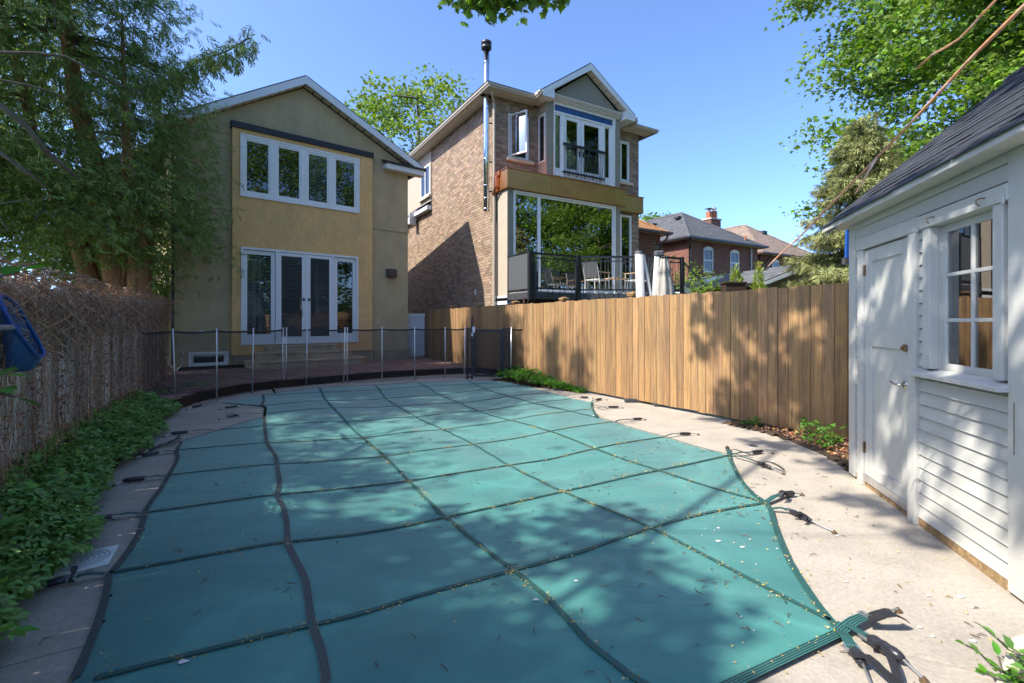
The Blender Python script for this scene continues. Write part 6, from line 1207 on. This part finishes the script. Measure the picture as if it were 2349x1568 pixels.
def sprig(label, stems, seed, mat='leaf_bright', size=.085, name='seedling', tr=.0035):
    t = thing(name, label, 'plant'); rg = np.random.default_rng(seed); mb = MB(); pos = []; ax = []
    for st in stems:
        q = resample([Vector(p) for p in st], .02); mb.tube(q[::2] + [q[-1]], [tr]*(len(q[::2]))+[tr*.5], 5); n_ = len(q)
        for i in range(max(1, n_//3), n_, 3):
            d_ = (q[min(i+1, n_-1)] - q[i-1]).normalized(); sd_ = d_.cross(Vector((0,0,1))).normalized()
            for s in (-1, 1): pos.append(np.array(q[i])); ax.append(np.array(d_*.7 + sd_*s*.9 + Vector((0,0,.15))) + rg.normal(0,.12,3))
        pos.append(np.array(q[-1])); ax.append(np.array((q[-1]-q[-3]).normalized()))
    part('stems', mb, MT['bark_grey'], t); pos = np.array(pos); lv, lf = oval_leaf(.30)
    for i in range(len(pos)): pass
    v, f = instance(lv, lf, pos, frames(np.array(ax), rg, upb=2.5), size*rg.uniform(.7,1.15,len(pos))); link('leaves', mesh_np('leaves', v, f, MT[mat]), t)
def G3(u, v, z): return P(u, v, z)
sprig('bright green seedling with paired leaflets leaning over the concrete corner', [[(1.95,1.83,.02), P(2285,1535,.08), P(2245,1495,.13), P(2215,1480,.15)], [(1.95,1.83,.02), P(2290,1560,.10), P(2262,1545,.12)], [(1.95,1.83,.02), P(2300,1540,.12), P(2290,1505,.16)]], 3, size=.05)
sprig('green seedling spreading from the stone edged bed near the shed', [[(2.2,1.95,.02), P(2330,1500,.08), P(2285,1462,.14), P(2255,1440,.17)], [(2.2,1.95,.02), P(2345,1520,.10), P(2325,1490,.14)], [(2.2,1.95,.02), P(2355,1540,.10), P(2335,1545,.13)]], 4, size=.05)
part('edging_stone', MB().extr([(1.80,1.80,0),(1.87,1.80,0),(2.16,2.0,0),(2.50,2.12,0),(2.48,2.17,0),(2.12,2.055,0)], (0,0,.05)), MT['sill_stone'], None, bevel=.012, label='rough stone edging along the near corner bed', cat='edging')
SB = (-1.66, .70, .02)
def q5(*l): return [SB] + [R(u, v, Y*1.7) for u, v, Y in l]
sprig('out of focus bright green leaves of a sapling at the near left', [q5((-70,1500,.86),(-20,1460,.88),(22,1452,.9)), q5((-60,1240,.86),(-10,1212,.88)), q5((-90,1000,.84),(-40,900,.86),(8,905,.88),(38,912,.9)), q5((-110,900,.84),(-60,860,.86),(8,858,.88)), q5((-130,800,.84),(-90,680,.86),(-15,640,.9),(45,622,.92))], 6, 'leaf_bright', .08, 'sapling', .005)
tw = [(u, v, Y*1.9) for u, v, Y in ((1762,612,1.5),(1800,574,1.46),(1832,546,1.42),(1900,476,1.32),(1955,420,1.24),(2012,362,1.15),(2085,287,1.05),(2150,218,.97),(2230,132,.88),(2345,18,.78),(2480,-120,.68),(2700,-500,.55))]
tp_ = [Vector((.9,.5,5.4)), Vector((.2,.2,7.2))]
t = thing('bare_twig', 'thin orange brown bare twig slanting across in front of the spruce', 'twig'); q = resample([Vector(R(*p_)) for p_ in tw] + tp_, .05); part('stem', MB().tube(q, [.0040 + .0050*min(1, i/len(q)*1.9) for i in range(len(q))], 6), MT['twig_red'], t, smooth=True)
def sd2(l): return resample([Vector(R(u, v, Y*1.9)) for u, v, Y in l], .05)
q2 = sd2(((2012,362,1.15),(1995,390,1.16),(1975,425,1.18),(1962,445,1.19))); part('side_twig', MB().tube(q2, [.0045]*(len(q2)-1)+[.0018], 6), MT['twig_red'], t); q3 = sd2(((2480,-180,.7),(2290,-5,.84),(2200,90,.94),(2140,125,1.0),(2100,160,1.05))); part('side_twig', MB().tube([Vector(R(*tw[-1]))] + q3, [.004]*len(q3)+[.0025], 6), MT['twig_red'], t)
# ------------------------------------------------------------------ litter
def litter():
    rg = np.random.default_rng(61); pos = []
    CP = [[(252,1323),(657,1248),(1040,1172),(1284,1121),(1672,1049)],[(331,1183),(634,1139),(937,1094),(1165,1060),(1525,1006)],[(387,1095),(879,1039),(1081,1013),(1406,971)],[(612,1019),(830,997),(1015,978),(1358,941)],[(216,1568),(709,1443),(1178,1307),(1597,1189),(1752,1160)],[(1168,1060),(1296,1122),(1529,1235),(1739,1347),(1906,1434)],[(1171,962),(1365,1030),(1511,1084),(1752,1158)],[(831,997),(937,1094),(1052,1199),(1263,1387),(1455,1568)],[(1675,1059),(1728,1140),(1758,1160),(1788,1243),(1875,1396),(1926,1462)],[(1926,1462),(1707,1567)],[(607,966),(830,950),(1093,938)],[(734,892),(959,880),(1153,878)]]
    for l in CP:
        for (a, b_) in zip(l[:-1], l[1:]):
            A_, B_ = np.array(P(*a)), np.array(P(*b_)); n_ = int(np.linalg.norm(B_-A_)*80); t_ = rg.random(n_)**1.0
            clump = rg.random(n_) < .5; t_[clump] = (np.round(t_[clump]*3)/3 + rg.normal(0,.03,clump.sum())).clip(0,1)
            pos.append(A_ + (B_-A_)*t_[:,None] + rg.normal(0,.022,(n_,3)))
    pos.append(np.stack([rg.uniform(-3,2.6,620), rg.uniform(1.6,9.5,620), np.zeros(620)],1)); pos.append(np.stack([rg.uniform(1.0,3.2,520), rg.uniform(1.5,5.5,520), np.zeros(520)],1)); pos.append(np.stack([rg.uniform(-2.6,-1.2,70), rg.uniform(1.8,3.5,70), np.zeros(70)],1))
    pos = np.concatenate(pos); keep = []
    for p in pos:
        ins_ = inside(p[0], p[1], outl); c = NN.x*p[0]+NN.y*p[1]
        if c > 6.0 or c < -.8: continue
        if not ins_ and p[0] > 2.9 - .28*(4.4-p[1]) + .1 and p[1] < 4.4: continue
        p[2] = (zc(p[0], p[1]) if ins_ else 0) + .006 + abs(rg.normal(0,.003)); keep.append(p)
    pos = np.array(keep); N = len(pos); ax = np.stack([rg.normal(0,1,N), rg.normal(0,1,N), rg.normal(0,.15,N)],1)
    bv = [(0,0,0),(.35,.22,.18),(1,0,.05),(.4,-.2,.02),(.5,.05,.3)]; bf = [(0,1,4),(1,2,4),(2,3,4),(3,0,4)]
    v, f = instance(bv, bf, pos, frames(ax, rg, upb=3), rg.uniform(.007,.019,N)); link('fallen_catkins', mesh_np('fallen_catkins', v, f, MT['catkin']), None, 'yellow catkins scattered over the cover and concrete', 'litter', kind='stuff')
    tv = []; tf = []
    mb = MB()
    for k in range(330):
        if k < 200: x, y = rg.uniform(-2.6,2.2), rg.uniform(1.6,6)
        else: x, y = rg.uniform(.9,3.0), rg.uniform(1.5,5.2)
        ins_ = inside(x, y, outl); c = NN.x*x+NN.y*y
        if c > 5.9 or c < -.7 or (not ins_ and x > 2.85-.28*(4.4-y) and y < 4.4): continue
        z = (zc(x, y) if ins_ else 0)+.006; an = rg.uniform(0,6.28); L_ = rg.uniform(.015,.06); cv = rg.normal(0,.4); pts = [(x, y, z), (x+L_*.5*math.cos(an), y+L_*.5*math.sin(an), z+.004), (x+L_*math.cos(an+cv), y+L_*math.sin(an+cv), z)]; mb.tube(pts, [.0018,.0022,.0012], 4)
    part('fallen_twigs', mb, MT['twig_debris'], None, kind='stuff', label='short dark twigs lying on the cover and concrete', cat='litter')
    mb = MB()
    for u, v_, r in ((1648,1218,.018),(1640,1223,.010),(1648,1248,.028),(1703,1262,.026),(1783,1266,.012),(1721,1244,.012),(1322,1337,.02),(1229,1382,.026),(420,1528,.035),(1618,1220,.006),(1610,1235,.008),(1735,1302,.008),(1942,1336,.02),(2204,1371,.03),(2130,1368,.018),(2110,1441,.02),(2140,1462,.018),(2232,1473,.025),(1920,1230,.02),(2236,1397,.014),(1700,1424,.008),(1730,1456,.008),(610,1330,.008),(1010,1100,.01)):
        r *= .8; p = P(u, v_); z = (zc(p[0],p[1]) if inside(p[0],p[1],outl) else 0)+.0045; ph = rg.uniform(0,6.28); mb.lathe([(r,0),(r*.8,.0015),(r*.1,.002)], (p[0],p[1],z), 11)
        n0 = len(mb.v)-33
        for i in range(n0, len(mb.v)): x, y, zz = mb.v[i]; s = .62+.12*math.sin(3*math.atan2(y-p[1],x-p[0])+ph); mb.v[i] = (p[0]+(x-p[0])*s*1.2, p[1]+(y-p[1])*s*.75, zz)
    part('droppings', mb, MT['dropping'], None, kind='stuff', label='white bird droppings spotted on the cover and concrete', cat='droppings')
    # mulch and dry litter in the beds and along the patio
    q = [np.array(P(rg.uniform(1690,1960), rg.uniform(985,1080))) for _ in range(1500)]; q = [p for p in q if inside(p[0], p[1], [b_[:2] for b_ in bedr])]
    for _ in range(700): t_ = rg.random(); i = int(t_*7)+1; a = np.array(pe[i][:2]); b_ = np.array(pe[i+1][:2]); w = rg.random(); p = a+(b_-a)*w; nrm = np.array([.5,-.85]); p = p+nrm*abs(rg.normal(0,.10)); q.append(np.array([p[0],p[1],.01]))
    q = np.array([[p[0],p[1],.05+rg.random()*.02 if NN.x*p[0]+NN.y*p[1] > 5.2 and p[1] < 8 else .012] for p in q]); leafquads('dry_litter', q, .035, MT['dry_leaf'], None, up=.0, seed=9)
    o = bpy.data.objects['dry_litter']; o['label'] = 'brown bark chips and dry leaves in the beds'; o['category'] = 'litter'
litter()
